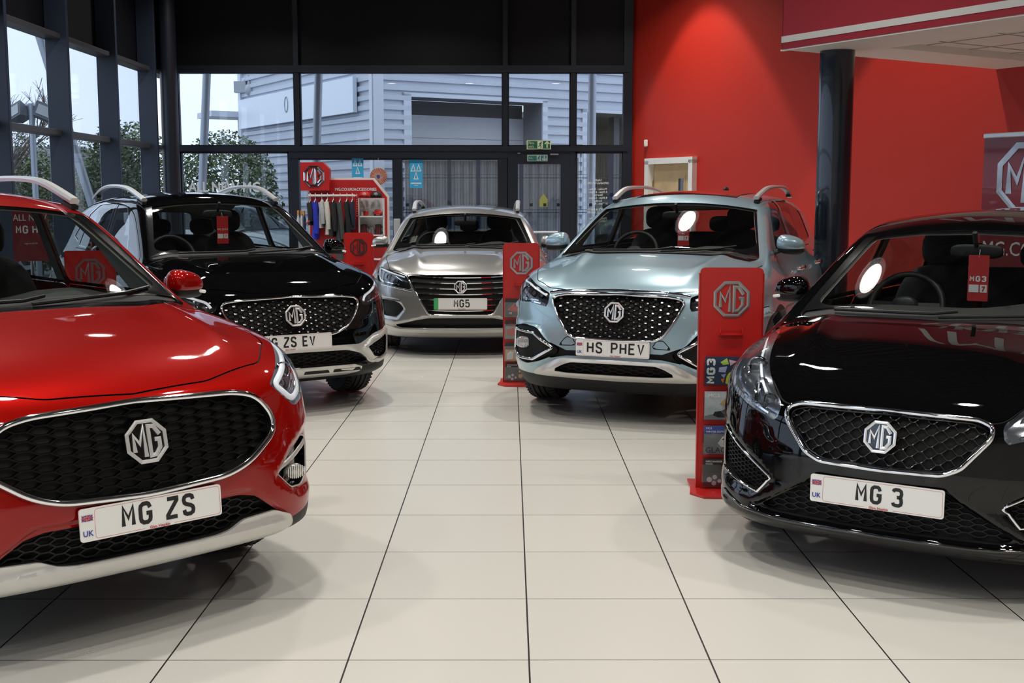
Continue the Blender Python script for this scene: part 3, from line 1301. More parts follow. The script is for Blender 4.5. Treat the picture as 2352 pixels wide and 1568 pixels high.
def blob(c, r, n=(28, 18), ex=.8, taper=(0, 0), shear=(0, 0)):
    """rounded shell: superellipsoid with taper towards +x and shear"""
    V, F = [], []
    U, W = n
    for j in range(W + 1):
        ph = -pi / 2 + pi * j / W
        for i in range(U):
            th = 2 * pi * i / U
            q = (cos(ph) * cos(th), cos(ph) * sin(th), sin(ph))
            q = [math.copysign(abs(a) ** ex, a) for a in q]
            x, y, z = q[0] * r[0], q[1] * r[1], q[2] * r[2]
            k = x / r[0]
            y *= 1 - taper[0] * k
            z *= 1 - taper[1] * k
            z += shear[0] * x
            y += shear[1] * x
            V.append((c[0] + x, c[1] + y, c[2] + z))
    for j in range(W):
        for i in range(U):
            k = (i + 1) % U
            F.append((j * U + i, j * U + k, (j + 1) * U + k, (j + 1) * U + i))
    return V, F


def seat_mesh(w=.25):
    s = MB()
    V, F = blob((0, 0, 0), (w, .26, .11), ex=.55)
    s.add([(x, y, z - .02 * cos(x * 12)) for x, y, z in V], F)
    V, F = blob((0, 0, 0), (w, .09, .36), ex=.6, taper=(0, 0))
    s.add([(x * (1 - .25 * max(0, z)), y + .27 + z * .32 + .05 - abs(x) * .15, z + .33) for x, y, z in V], F)
    return s


def make_car(name, sp, pos, phi, label, paint, h=.018, simple=False):
    b = Body(sp)
    car = empty(name, (pos[0], pos[1], 0), radians(phi))
    tag(car, label, 'car')
    off = sp.get('y0', 0.0)
    P = Panels(b, h)
    black = mat('gloss_black_trim', (.006, .006, .007), .12, coat=1.0)
    plastic = mat('black_plastic', (.009, .009, .010), .52, spec=.35, var=.1, bump=.12, bscale=500)
    dark = mat('shut_line_dark', (.004, .004, .004), .7)
    chrome = mat('chrome', (.86, .87, .9), .06, metal=1.0)
    silver = mat('satin_silver', (.62, .61, .585), .34, metal=.45, var=.03)
    glass = glass_mat('car_glass', (.80, .84, .83), 1.0)
    dglass = glass_mat('lamp_glass', (.93, .95, .97), 1.0)
    fabric = mat('seat_fabric', (.018, .018, .02), .75, var=.2, vscale=60)
    liner = mat('headliner_grey', (.36, .35, .32), .85, var=.05)
    yc, zc = sp['cowl']
    yh, zh = sp['head']
    up = lambda V: .06 - (V[:, 2] - sp['belt'])
    # --- cut the surface into its parts
    P.region('arch', lambda V: np.minimum.reduce([np.maximum(np.hypot(V[:, 1] - yw, V[:, 2] - sp['rw']) - sp['ra'] - .004, V[:, 0] - b.W + .02) for yw in sp['wheels']]) - 0)
    P.region('underbody', lambda V: V[:, 2] - sp['zb'] - .012)
    ws = sp['ws']
    wlim = lambda V: np.maximum(V[:, 1] - (yh - .025), (yc - .08) - V[:, 1])
    P.poly('screen_border', ws, 'xz', wlim)
    P.poly('windscreen', sp['wsg'], 'xz', wlim, src=('screen_border',))
    if 'cowlp' in sp:
        P.poly('cowl', sp['cowlp'], 'xy', lambda V: zc - .25 - V[:, 2], src=('paint', 'screen_border'))
    for wp in sp['side']:
        P.poly('window_trim', wp, 'yz', lambda V: .3 - V[:, 0], grow=.014)
        P.poly('side_window', wp, 'yz', lambda V: .3 - V[:, 0], src=('window_trim',))
    if 'pillar' in sp:
        P.poly('window_trim', sp['pillar'], 'yz', lambda V: .3 - V[:, 0])
    P.poly('rear_window', sp['rw_poly'], 'xz', lambda V: 3.3 - V[:, 1])
    fl = lambda V: V[:, 1] - sp.get('flim', .95)
    for nm, poly, *_ in sp['front']:
        P.poly(nm, poly, 'xz', fl)
    if 'clad' in sp:
        cz = pchip(sp['clad'])
        P.region('cladding', lambda V: V[:, 2] - cz(V[:, 1]))
        for yw in sp['wheels']:
            P.region('cladding', lambda V: np.maximum(np.hypot(V[:, 1] - yw, V[:, 2] - sp['rw']) - sp['ra'] - .05, .5 - V[:, 0]))
    # shut lines
    for poly, ax, lim in sp['seams']:
        P.poly('shut_line', poly, ax, lim, band=.0028)
    # --- named painted panels
    if not simple:
        P.poly('bonnet', sp['bonnet'], 'xy', lambda V: .55 - V[:, 2])
        P.region('front_bumper', lambda V: np.maximum(V[:, 1] - sp['wheels'][0] + .02, V[:, 2] - sp.get('zbump', 1.2)))
        for i, d in enumerate(sp['doors']):
            P.poly('door_%d' % i, d, 'yz', lambda V: .3 - V[:, 0])
        P.region('roof', lambda V: np.maximum(sp['belt'] + .25 - V[:, 2], V[:, 0] - (b.G(V[:, 2]) - .08)))
    g = P.get('paint')
    put('body_shell', P.both(g), paint, car)
    for nm in ('bonnet', 'front_bumper', 'roof'):
        g = P.get(nm)
        if g is not None:
            o = put(nm, P.both(g), paint, car)
    for i in range(len(sp['doors'])):
        g = P.get('door_%d' % i)
        if g is not None:
            put('door', g, paint, car)
            put('door', P.other(g), paint, car)
    g = P.get('arch')
    if g is not None:
        put('wheel_arch', g, dark, car)
        put('wheel_arch', P.other(g), dark, car)
    g = P.get('underbody')
    if g is not None:
        put('underbody', P.both(g), dark, car)
    g = P.get('cladding')
    if g is not None:
        put('lower_cladding', P.both(g), plastic, car)
    g = P.get('shut_line', shift=-.006, wall=False)
    if g is not None:
        put('shut_line', P.both(g), dark, car)
    put('windscreen', P.both(P.get('windscreen')), glass, car)
    sb = P.get('screen_border', shift=.0005)
    put('screen_border', P.both(sb), black, car)
    g = P.get('cowl', shift=-.006)
    if g is not None:
        put('cowl', P.both(g), plastic, car)
    g = P.get('window_trim')
    put('window_trim', g, black, car)
    put('window_trim', P.other(g), black, car)
    g = P.get('side_window', shift=-.004)
    tint = glass_mat('side_glass', (.62, .66, .66), 1.0)
    for q in (g, P.other(g)):
        put('side_window', q, tint, car)
    g = P.get('rear_window')
    if g is not None:
        put('rear_window', P.both(g), tint, car)
    # headliner and pillar trims: an inner skin behind the painted greenhouse
    TT = []
    for nm in ('paint', 'roof', 'screen_border', 'window_trim', 'door_0', 'door_1'):
        g = P.get(nm)
        if g is None:
            continue
        V, F, N = g
        zc3 = V[F][:, :, 2].min(1)
        F = F[(zc3 > sp['belt'] + .06) & (V[F][:, :, 1].min(1) > yc)]
        if len(F):
            V, F, N = compact(V, F, N)
            V = V - N * .022
            V[:, 0] = np.maximum(V[:, 0], 0)
            TT.append((V, F, N))
    if TT:
        k, VV, FF, NN = 0, [], [], []
        for V, F, N in TT:
            VV.append(V)
            FF.append(F[:, ::-1] + k)
            NN.append(-N)
            k += len(V)
        gg = P.both((np.concatenate(VV), np.concatenate(FF), np.concatenate(NN)))
        put('headliner', gg, liner, car)

    # --- front features
    for nm, poly, dep, mtn, part in sp['front']:
        mt = {'plastic': plastic, 'black': black, 'dark': dark, 'chrome': chrome, 'silver': silver, 'paint': paint,
              'grey': mat('lamp_reflector', (.42, .44, .48), .16, metal=.9), 'lampblack': mat('lamp_black', (.02, .02, .025), .2)}[mtn]
        g = P.get(nm, shift=(0, dep, 0), wall=True)
        if g is None:
            continue
        if sp.get('split', {}).get(nm):
            o1 = put(part, g, mt, car)
            o2 = put(part, P.other(g), mt, car)
            if part == 'headlight':
                gl = P.get(nm, shift=-.001)
                for q, oo, s_ in ((gl, o1, 1), (P.other(gl), o2, -1)):
                    put('lens', q, dglass, oo)
                    lamp_inside(b, sp, oo, s_, chrome)
            if part == 'fog_lamp_surround':
                for oo, s_ in ((o1, 1), (o2, -1)):
                    fog_inside(b, sp, oo, s_, chrome, silver)
        else:
            put(part, P.both(g), mt, car)
    feats(b, sp, car, chrome, silver, black, plastic, paint)
    # --- cabin
    t = MB()
    y0, y1, x1 = yc + .05, sp['rear'][0] - .25, b.W - .13
    t.add([(-x1, y0, .32), (x1, y0, .32), (x1, y1, .32), (-x1, y1, .32), (-x1, y0, sp['belt'] - .03), (x1, y0, sp['belt'] - .03), (x1, y1, sp['belt'] - .03), (-x1, y1, sp['belt'] - .03)],
          [(0, 1, 2, 3), (0, 1, 5, 4), (1, 2, 6, 5), (2, 3, 7, 6), (3, 0, 4, 7)])
    t.build('cabin_trim', mat('cabin_dark', (.012, .012, .013), .8), car)
    d = MB()
    zd = sp['belt'] + .005
    ds = [(yc + .04, zd - .06), (yc + .10, zd + .0), (yc + .42, zd + .035), (yc + .60, zd + .02), (yc + .68, zd - .06), (yc + .66, zd - .3), (yc + .1, zd - .3)]
    V, F = [], []
    nx = 17
    for i in range(nx):
        x = -x1 + .01 + (2 * x1 - .02) * i / (nx - 1)
        for (y, z) in ds:
            hump = .045 * math.exp(-((x - .36) / .2) ** 2) if z > zd - .01 and y > yc + .3 else 0
            V.append((x, y + .10 * (abs(x) / .7) ** 2, z + hump - .03 * (abs(x) / .7) ** 4))
    m = len(ds)
    for i in range(nx - 1):
        for k in range(m):
            q = (k + 1) % m
            F.append((i * m + k, i * m + q, (i + 1) * m + q, (i + 1) * m + k))
    F += [tuple(range(m)), tuple((nx - 1) * m + k for k in range(m))[::-1]]
    d.add(V, F)
    d.build('dashboard', mat('dashboard_vinyl', (.030, .029, .028), .6, bump=.2, bscale=300), car, smooth=50)
    w = MB()
    cx, cy, cz = -.36, yc + .72, zd + .0
    ring = [(cx + .185 * cos(a), cy + .185 * sin(a) * .42, cz + .185 * sin(a) * .9) for a in [2 * pi * k / 28 for k in range(28)]]
    w.tube(ring, .016, 8, closed=True)
    for a in (0, pi, -pi / 2):
        w.bar((cx + .17 * cos(a), cy + .17 * sin(a) * .42, cz + .17 * sin(a) * .9), (cx, cy - .02, cz), .05, .02, up=(0, -.9, .42))
    V, F = blob((cx, cy - .02, cz), (.07, .03, .06), (14, 8))
    w.add(V, F)
    w.build('steering_wheel', mat('wheel_leather', (.02, .02, .02), .45), car, smooth=50)
    for sx in (-1, 1):
        st = seat_mesh().build('front_seat', fabric, car, smooth=60)
        st.location = (sx * .36, yc + 1.05, sp['belt'] - .50)
        V, F = blob((0, .46, .80 - .02), (.13, .05, .10), (16, 10), .65)
        mesh_obj('headrest', V, F, fabric, st, 60)
    rs = MB()
    V, F = blob((0, 0, 0), (.62, .28, .12), ex=.5)
    rs.add(V, F)
    V, F = blob((0, 0, 0), (.64, .09, .30), ex=.5)
    rs.add([(x, y + .30 + z * .35, z + .32) for x, y, z in V], F)
    ro = rs.build('rear_bench', fabric, car, smooth=60)
    ro.location = (0, yc + 1.95, sp['belt'] - .48)
    for x in (-.42, 0, .42):
        V, F = blob((x, .46, .69), (.12, .045, .075), (16, 10), .65)
        mesh_obj('headrest', V, F, fabric, ro, 60)
    iy, iz = yh - .10, zh - .125
    V, F = blob((0, iy, iz), (.125, .022, .036), (20, 10), .6)
    mm = MB().add(V, F)
    mm.tube([(0, iy - .01, iz + .02), (0, iy - .06, zh - .03)], .012)
    mm.build('interior_mirror', plastic, car, smooth=50)
    # --- wheels
    rimm = mat('alloy_rim', (.45, .45, .46), .25, metal=.9)
    for yw in sp['wheels']:
        for sx in (-1, 1):
            tyre_and_rim(car, b, sx, yw, sp['rw'] - .004, sp.get('tw', .215), 5, rimm, sp.get('steer', 0) if yw < 2 else 0)
    return car, b


def lamp_inside(b, sp, parent, sx, chrome):
    """reflectors, projector and light guide inside a headlamp"""
    L = sp['lamp']
    led = mat('light_guide', (.85, .87, .9), .25, emit=((.9, .95, 1), .25))
    for k, (x, z, r, dp) in enumerate(L['bulbs']):
        y = float(b.front(np.array([x]), np.array([z]))[0]) + dp
        m = MB()
        m.lathe([(r * 1.12, -.012), (r * 1.18, 0), (r * 1.05, .004), (r * .92, .03)], (sx * x, y, z), 24, 'y')
        m.build('bulb_bezel', chrome, parent, smooth=40)
        V, F = blob((sx * x, y + .012, z), (r * .92, r * .55, r * .92), (20, 12), 1.0)
        mesh_obj('projector', V, F, mat('projector_glass', (.10, .11, .13), .03, coat=1.0, spec=1.0), parent, 80)
    for line, w in L['guides']:
        pts = resample(rnd(line, .03, closed=False), .012, closed=False)
        x = np.array([p[0] for p in pts])
        z = np.array([p[1] for p in pts])
        Q, N = b.fp(x, z, -.014)
        m = MB()
        m.sweep([(sx * q[0], q[1], q[2]) for q in Q], [(sx * n[0], n[1], n[2]) for n in N], prof(w, w * .6, 8))
        m.build('light_guide', led, parent, smooth=50)
    for line, w in L.get('fins', []):
        pts = resample(line, .012, closed=False)
        Q, N = b.fp(np.array([p[0] for p in pts]), np.array([p[1] for p in pts]), -.022)
        m = MB()
        m.sweep([(sx * q[0], q[1], q[2]) for q in Q], [(sx * n[0], n[1], n[2]) for n in N], prof(w, .008, 6))
        m.build('reflector_fin', chrome, parent, smooth=50)


def fog_inside(b, sp, parent, sx, chrome, silver):
    L = sp.get('fogl')
    if not L:
        return
    if 'lamp' in L:
        x, z, rx, rz, dp = L['lamp']
        y = float(b.front(np.array([x]), np.array([z]))[0]) + dp
        V, F = blob((sx * x, y, z), (rx, .02, rz), (20, 12), 1.0)
        o = mesh_obj('fog_lamp', V, F, mat('fog_lamp_glass', (.62, .62, .60), .18, metal=.6), parent, 60)
        m = MB()
        for k in range(-4, 5):
            xx = x + k * rx * .2
            hh = rz * sqrt(max(.05, 1 - (k * .2) ** 2)) * .9
            m.bar((sx * xx, y - .020, z - hh), (sx * xx, y - .020, z + hh), .004, .004)
        m.build('lens_rib', mat('fog_lamp_rib', (.85, .85, .82), .15, metal=.7), o)
    for line, w, dd, mtn, cl, of in L.get('trims', []):
        pts = resample(rnd(line, L.get('r', .012), closed=cl), .012, closed=cl)
        Q, N = b.fp(np.array([p[0] for p in pts]), np.array([p[1] for p in pts]), of)
        m = MB()
        m.sweep([(sx * q[0], q[1], q[2]) for q in Q], [(sx * n[0], n[1], n[2]) for n in N], prof(w, dd, 8), closed=cl)
        m.build('trim_ring', chrome if mtn == 'chrome' else silver, parent, smooth=50)


def number_plate(b, sp, car):
    x0, z0, text, style = sp['plate']
    W, H = .52, .111
    xs = np.array([-.26, -.13, 0, .13, .26])
    yy = min(float(v) for v in np.concatenate([b.front(xs, np.full(5, z0 + dz)) for dz in (-.05, 0, .05)])) - .016 + sp.get('plate_dy', 0)
    tilt = sp.get('ptilt', 0.0)
    white = mat('plate_white', (.84, .84, .82), .35, coat=.4)
    o = empty('plate_origin', (x0, yy, z0), 0, car)
    bpy.data.objects.remove(o)
    base = MB()
    poly = rnd([(-W / 2, -H / 2), (W / 2, -H / 2), (W / 2, H / 2), (-W / 2, H / 2)], .012)
    base.prism(poly, 0, .006)
    pl = base.build('number_plate', white, car)
    pl.location = (x0, yy, z0)
    pl.rotation_euler = (tilt, 0, 0)
    f1 = lambda u, v: (u, -.0007, v)
    ink = MB()
    w, h, gap, sw = sp.get('pfont', (.044, .075, .010, .0125))
    n = sum(1 for c in text if c != ' ')
    sp_ = sp.get('pspace', .55)
    tot = sum(w + gap if c != ' ' else w * sp_ for c in text) - gap
    cx = sp.get('pcx', .02)
    word(ink, text, cx - tot / 2, -h / 2 + .004, w, h, gap, sw, f1, sp_)
    ink.build('plate_lettering', mat('plate_ink', (.012, .012, .014), .5), pl)
    red = mat('plate_red_ink', (.62, .05, .05), .5)
    r = MB()
    xl = -W / 2 + (.052 if style != 'ev' else .045)
    fr = rnd([(xl, -H / 2 + .006), (W / 2 - .006, -H / 2 + .006), (W / 2 - .006, H / 2 - .006), (xl, H / 2 - .006)], .012)
    V, F = stroke(fr, .0011, True)
    r.add([(p[0], -.0005, p[1]) for p in V], F)
    r.build('plate_border', red, pl)
    gap_ = MB()
    gap_.add([(cx - .055, -.0009, -H / 2 + .001), (cx + .055, -.0009, -H / 2 + .001), (cx + .055, -.0009, -H / 2 + .014), (cx - .055, -.0009, -H / 2 + .014)], [(0, 1, 2, 3)])
    gap_.build('dealer_panel', white, pl)
    d = MB()
    text_mesh(d, 'Glyn Hopkin', .0135, lambda u, v: (cx + u, -.0013, -H / 2 + .0025 + v), 'CENTER', .0004, 1.1)
    d.build('dealer_lettering', red, pl)
    if style == 'ev':
        gn = MB().prism(rnd([(-W / 2, -H / 2), (-W / 2 + .044, -H / 2), (-W / 2 + .044, H / 2), (-W / 2, H / 2)], [.01, 0, 0, .01]), -.0008, 0)
        gn.build('green_band', mat('plate_green', (.06, .42, .14), .4), pl)
    else:
        u = MB()
        text_mesh(u, 'UK', .026, lambda a, v: (-W / 2 + .026 + a, -.0008, -.037 + v), 'CENTER', .0006)
        u.build('country_lettering', mat('plate_blue', (.04, .06, .38), .45), pl)
        fx, fz, fw, fh = -W / 2 + .006, .012, .040, .022
        bl = MB()
        blue = [[(.04, .10), (.04, .36), (.36, .36)], [(.14, .04), (.42, .04), (.42, .32)]]
        for q in (blue[0], blue[1]):
            for sx, sz in ((1, 1), (-1, 1), (1, -1), (-1, -1)):
                bl.add([(fx + fw / 2 + sx * (a - .5) * fw, -.0009, fz + fh / 2 + sz * (c - .5) * fh) for a, c in q], [(0, 1, 2)])
        bl.build('flag_blue', mat('plate_blue'), pl)
        rd = MB()
        for a in ([(0, .5), (1, .5)], [(.5, 0), (.5, 1)]):
            V, F = stroke([(fx + p[0] * fw, fz + p[1] * fh) for p in a], .0042)
            rd.add([(p[0], -.0013, p[1]) for p in V], F)
        for a in ([(0, 0), (1, 1)], [(0, 1), (1, 0)]):
            V, F = stroke([(fx + p[0] * fw, fz + p[1] * fh) for p in a], .0014)
            rd.add([(p[0], -.0011, p[1]) for p in V], F)
        rd.build('flag_red', red, pl)
        if style == 'uk':
            pass
    return pl


def feats(b, sp, car, chrome, silver, black, plastic, paint):
    # grille surround
    gr = sp.get('grille')
    if gr:
        full = gr['full']
        off = gr.get('off', .03)
        kind = gr['kind']
        m = MB()
        if kind == 'hex':
            honey(m, b, full, .066, .030, .018, .0045, off - .012, .014)
            m.build('grille_mesh', mat('grille_gloss_black', (.002, .002, .0025), .28, spec=.16, coat=0), car)
        elif kind == 'studs':
            bg = MB()
            honey(bg, b, full, .034, .030, .009, .002, off - .004, .006)
            bg.build('grille_mesh', mat('grille_gloss_black', (.002, .002, .0025), .28, spec=.16, coat=0), car)
            zc_ = gr['c'][1]
            A = []
            for i in range(-13, 14):
                for j in range(-7, 8):
                    u, v = i * .036, (j + (i % 2) * .5) * .044
                    k = .72 + .5 * min(1, hypot(u, v) / .42)
                    A.append((u * k, zc_ + v * k, .55 + .75 * min(1, hypot(u, v) / .4)))
            A = np.array(A)
            ok = (sdpoly(A[:, 0], A[:, 1], full) < -.016) & (np.hypot(A[:, 0], A[:, 1] - zc_) > .075)
            for x, z, k in A[ok]:
                y = float(b.F(x, z)) + off - .010
                w_, h_ = .0088 * k, .0045 * k
                m.add([(x - w_, y, z - h_), (x + w_, y, z - h_), (x + w_, y, z + h_), (x - w_, y, z + h_), (x - w_ * .8, y - .006, z - h_ * .8), (x + w_ * .8, y - .006, z - h_ * .8), (x + w_ * .7, y - .0015, z + h_ * .85), (x - w_ * .7, y - .0015, z + h_ * .85)],
                      [(4, 5, 6, 7), (0, 1, 5, 4), (1, 2, 6, 5), (2, 3, 7, 6), (3, 0, 4, 7)])
            m.build('grille_studs', mat('stud_silver', (.62, .62, .62), .22, metal=1.0), car)
        elif kind == 'scales':
            for j in range(-8, 9):
                z0 = gr['c'][1] + j * .0215
                run = []
                xs = np.arange(-.45, .45, .006)
                zs = z0 + .0107 * np.cos(pi * xs / .036 + (j % 2) * pi)
                inside = sdpoly(xs, zs, full) < -.006
                ys = b.F(xs, zs) + off - .012
                for i in range(len(xs)):
                    if inside[i]:
                        run.append((xs[i], ys[i] + .006 * (zs[i] - z0) / .0107, zs[i]))
                    if (not inside[i] or i == len(xs) - 1) and run:
                        if len(run) > 2:
                            m.sweep(run, (0, -1, .25), [(-.0028, -.008), (.0028, -.008), (.0018, .006), (-.0018, .006)])
                        run = []
            m.build('grille_mesh', mat('grille_smoked_chrome', (.16, .15, .145), .16, metal=.9), car, smooth=40)
        elif kind == 'slats':
            for z0 in gr['rows']:
                xs = np.arange(-.56, .561, .02)
                bend = .018 * (np.abs(xs) / .5) ** 2
                zs = z0 + bend
                ins = sdpoly(xs, zs, full) < -.008
                xs, zs = xs[ins], zs[ins]
                ys = b.F(xs, zs) + off - .022
                m.sweep(list(zip(xs, ys, zs)), (0, -1, .15), [(-.0075, -.012), (.0075, -.012), (.0055, .010), (-.0035, .012)])
            m.build('grille_slats', chrome, car, smooth=30)
        for poly, w, d, o_, mt, nm in gr['frames']:
            cl = True
            pp = poly
            if isinstance(poly, tuple):
                pp, cl = poly[0], False
            Q, N = frame_tube(b, pp, None, o_, closed=cl)
            f = MB().sweep(Q, N, prof(w, d), closed=cl)
            f.build(nm, {'chrome': chrome, 'black': black, 'silver': silver}[mt], car, smooth=50)
        # badge
        bx, bz, S = gr['badge']
        tl = gr.get('tilt', 0.0)
        y = float(b.front(np.array([0.0]), np.array([bz]))[0]) - .012 + gr.get('bdy', 0)
        bd = MB()
        R = S / 2 / cos(pi / 8)
        octo = [(R * .98 * cos(pi / 8 + k * pi / 4), R * .98 * sin(pi / 8 + k * pi / 4)) for k in range(8)]
        bd.prism(octo, 0, .02)
        bo = bd.build('badge', mat('badge_black', (.004, .004, .005), .1, coat=1), car)
        bo.location = (bx, y, bz)
        bo.rotation_euler = (tl, 0, 0)
        em = MB()
        badge_mesh(em, S, lambda u, v, d: (u, -.001 - d, v), .0035)
        em.build('emblem', mat('emblem_chrome', (.95, .95, .95), .22, metal=.65), bo)
    for poly, dx, dz, a, w, of, dep in sp.get('meshes', []):
        m = MB()
        honey(m, b, poly, dx, dz, a, w, of, dep)
        m.build('intake_mesh', plastic, car)
    for line, w, d, of, mtn, nm, both in sp.get('trims', []):
        for s_ in ((1, -1) if both else (1,)):
            pts = resample(line, .015, closed=False)
            Q, N = b.fp(np.array([p[0] for p in pts]), np.array([p[1] for p in pts]), of)
            m = MB().sweep([(s_ * q[0], q[1], q[2]) for q in Q], [(s_ * n[0], n[1], n[2]) for n in N], prof(w, d, 8))
            m.build(nm, {'chrome': chrome, 'silver': silver, 'plastic': plastic, 'black': black, 'paint': paint}[mtn], car, smooth=50)
    if 'plate' in sp:
        number_plate(b, sp, car)
    # mirrors
    mx, my, mz, ms = sp['mirror']
    for s_ in (-1, 1):
        V, F = blob((0, 0, 0), (.095 * ms, .070 * ms, .068 * ms), (32, 20), .78, (.15, .18), (-.10, .15))
        V = [(s_ * x, y, z * (1.0 if z > 0 else .55)) for x, y, z in V]
        if s_ < 0:
            F = [f[::-1] for f in F]
        o = mesh_obj('mirror_housing', V, F, paint, car, 60)
        o.location = (s_ * mx, my, mz)
        V, F = blob((0, .005, -.030), (.089 * ms, .064 * ms, .036 * ms), (28, 14), .75, (.12, .1), (-.10, .15))
        V = [(s_ * x, y, z) for x, y, z in V]
        base = MB().add(V, F if s_ > 0 else [f[::-1] for f in F])
        base.sweep([(-s_ * .07, .01, -.035), (-s_ * .12, .02, -.055), (-s_ * .20, .03, -.07)], (0, -.3, 1), prof(.035, .018, 8))
        base.build('mirror_base', plastic, o, smooth=60)
        if sp.get('indicator', True):
            pts = [(s_ * .045 * ms, -.064 * ms, -.030), (s_ * .080 * ms, -.045 * ms, -.036), (s_ * .100 * ms, .0, -.04)]
            MB().sweep(pts, (0, -1, 0), prof(.008, .006, 8)).build('indicator_lamp', mat('indicator_clear', (.75, .74, .72), .15, emit=((1, .97, .9), .2)), o, smooth=50)
        gm = MB()
        V, F = blob((0, .070 * ms, 0), (.078 * ms, .006, .055 * ms), (20, 8), .7)
        gm.add([(s_ * x, y, z) for x, y, z in V], F)
        gm.build('mirror_glass', chrome, o, smooth=50)
    # roof rails
    if 'rails' in sp:
        ra = sp['rails']
        for s_ in (-1, 1):
            pts = []
            n = 26
            for i in range(n + 1):
                t = i / n
                y = ra['y'][0] + (ra['y'][1] - ra['y'][0]) * t
                x = ra['x'] + ra.get('xb', .03) * sin(pi * t)
                zz = ra['z'](y) + ra['h'] * (1 - (abs(2 * t - 1)) ** ra.get('p', 3.5))
                pts.append((s_ * x, y, zz))
            MB().sweep(pts, (0, 0, 1), [(-.020, -.012), (.020, -.012), (.024, .004), (.014, .016), (-.014, .016), (-.024, .004)]).build('roof_rail', mat('rail_silver', (.72, .72, .71), .32, metal=.55), car, smooth=45)
            if ra.get('fill', True):
                for t0 in (.03, .90):
                    a = pts[int(t0 * n)]
                    c = pts[min(n, int(t0 * n) + 2)]
                    m = MB().bar((a[0], a[1], a[2] - .03), (c[0], c[1], min(a[2], c[2]) - .005), .035, .02)
                    m.build('rail_foot', plastic, car)
    # wipers lying along the foot of the screen
    if 'wipers' in sp:
        for line in sp['wipers']:
            pts = resample(line, .03, closed=False)
            Q, N = b.fp(np.array([p[0] for p in pts]), np.array([p[1] for p in pts]), .009)
            w = MB().sweep(Q, N, prof(.006, .008, 6))
            w.build('wiper', mat('wiper_rubber', (.015, .015, .015), .4), car, smooth=40)
# =====================================================================
#  outside the glass
# =====================================================================
gm = mat('asphalt', (.20, .20, .20), .8, var=.2, vscale=3, bump=.3, bscale=80)
g = MB()
for (x0, x1, y0, y1) in ((-60, 60, YB + .11, 70), (-60, XL - .11, -30, YB + .11)):
    g.box(((x0 + x1) / 2, (y0 + y1) / 2, -.07), (x1 - x0, y1 - y0, .1))
tag(g.build('ground', gm), 'grey asphalt yard outside the showroom', 'ground', kind='structure')

clad = mat('grey_cladding', (.56, .60, .68), .5, metal=.1, var=.03, vscale=2)
trimw = mat('cladding_trim', (.66, .70, .78), .4)
BC = np.array((-2.7, 24.0))
DA, DB = np.array((-.525, .851)), np.array((.851, .525))
bld = empty('industrial_building', (BC[0], BC[1], 0))
tag(bld, 'grey metal clad workshop building with roller door outside the back glazing', 'building')


def loc(s, d, out, z):
    """relative to the corner: s along direction d; out towards the showroom"""
    n = -DB if d is DA else -DA * 1.0
    if d is DB:
        n = -DA
    p = d * s + n * out
    return (p[0], p[1], z)


def corr(mb, d, s0, s1, z0, z1, pitch=.195):
    zs = []
    z = 0
    zs.append((z0, .0 if ((z0 / pitch) % 1) * pitch > .125 else .052))
    while z < z1 - .01:
        for a, o in ((0, .0), (.012, .052), (.100, .052), (.125, 0)):
            if z0 + .001 < z + a < z1:
                zs.append((z + a, o))
        z += pitch
    zs.append((z1, .0 if ((z1 / pitch) % 1) * pitch > .125 else .052))
    V, F = [], []
    for zz, o in zs:
        V += [loc(s0, d, o, zz), loc(s1, d, o, zz)]
    for i in range(len(zs) - 1):
        F.append((2 * i, 2 * i + 1, 2 * i + 3, 2 * i + 2))
    mb.add(V, F)


m = MB()
corr(m, DA, .0, 8.0, 0, 6.6)
m.build('side_cladding', clad, bld)
m = MB()
for a, c, z0, z1 in ((0, .79, 0, 6.6), (.79, 3.99, 3.60, 6.6), (3.99, 5.18, 0, 6.6), (5.18, 9.0, 3.45, 6.6), (9.0, 16, 0, 6.6)):
    corr(m, DB, a, c, z0, z1)
m.build('front_cladding', clad, bld)
m = MB()


def lbox(mb, d, s0, s1, o0, o1, z0, z1):
    V = [loc(s, d, o, z) for z in (z0, z1) for s, o in ((s0, o0), (s1, o0), (s1, o1), (s0, o1))]
    mb.add(V, [(0, 1, 2, 3), (4, 5, 6, 7), (0, 1, 5, 4), (1, 2, 6, 5), (2, 3, 7, 6), (3, 0, 4, 7)])


lbox(m, DA, -.05, .16, -.02, .06, 0, 6.6)
lbox(m, DB, -.06, .16, -.02, .06, 0, 6.6)
lbox(m, DA, 7.85, 8.05, -.02, .08, 0, 6.6)
for s0, s1, z0, z1 in ((.62, .79, 0, 3.66), (3.99, 4.12, 0, 3.66), (.62, 4.12, 3.60, 3.68), (5.05, 5.18, 0, 3.52), (5.05, 9.1, 3.45, 3.52)):
    lbox(m, DB, s0, s1, -.02, .05, z0, z1)
m.build('corner_trim', trimw, bld)
m = MB()
rec = mat('reveal_grey', (.20, .22, .26), .6)
lbox(m, DB, 3.99, 4.05, -.75, 0, 0, 3.6)
lbox(m, DB, .73, .79, -.75, 0, 0, 3.6)
lbox(m, DB, .79, 3.99, -.75, 0, 3.6, 3.66)
m.build('door_reveal', rec, bld)
m = MB()
for i in range(8):
    z1 = 3.30 - i * .48
    lbox(m, DB, .79, 3.99, -.78, -.75, max(0, z1 - .472), z1)
rd_ = m.build('roller_door', mat('roller_door_grey', (.56, .58, .62), .5, var=.03), bld)
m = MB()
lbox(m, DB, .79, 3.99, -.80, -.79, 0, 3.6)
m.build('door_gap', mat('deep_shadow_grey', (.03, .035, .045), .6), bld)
m = MB()
lbox(m, DB, 5.0, 9.3, -5.0, -4.9, 0, 3.6)
lbox(m, DB, 5.1, 5.18, -5, -.1, 0, 3.6)
lbox(m, DB, 9.0, 9.1, -5, -.1, 0, 3.6)
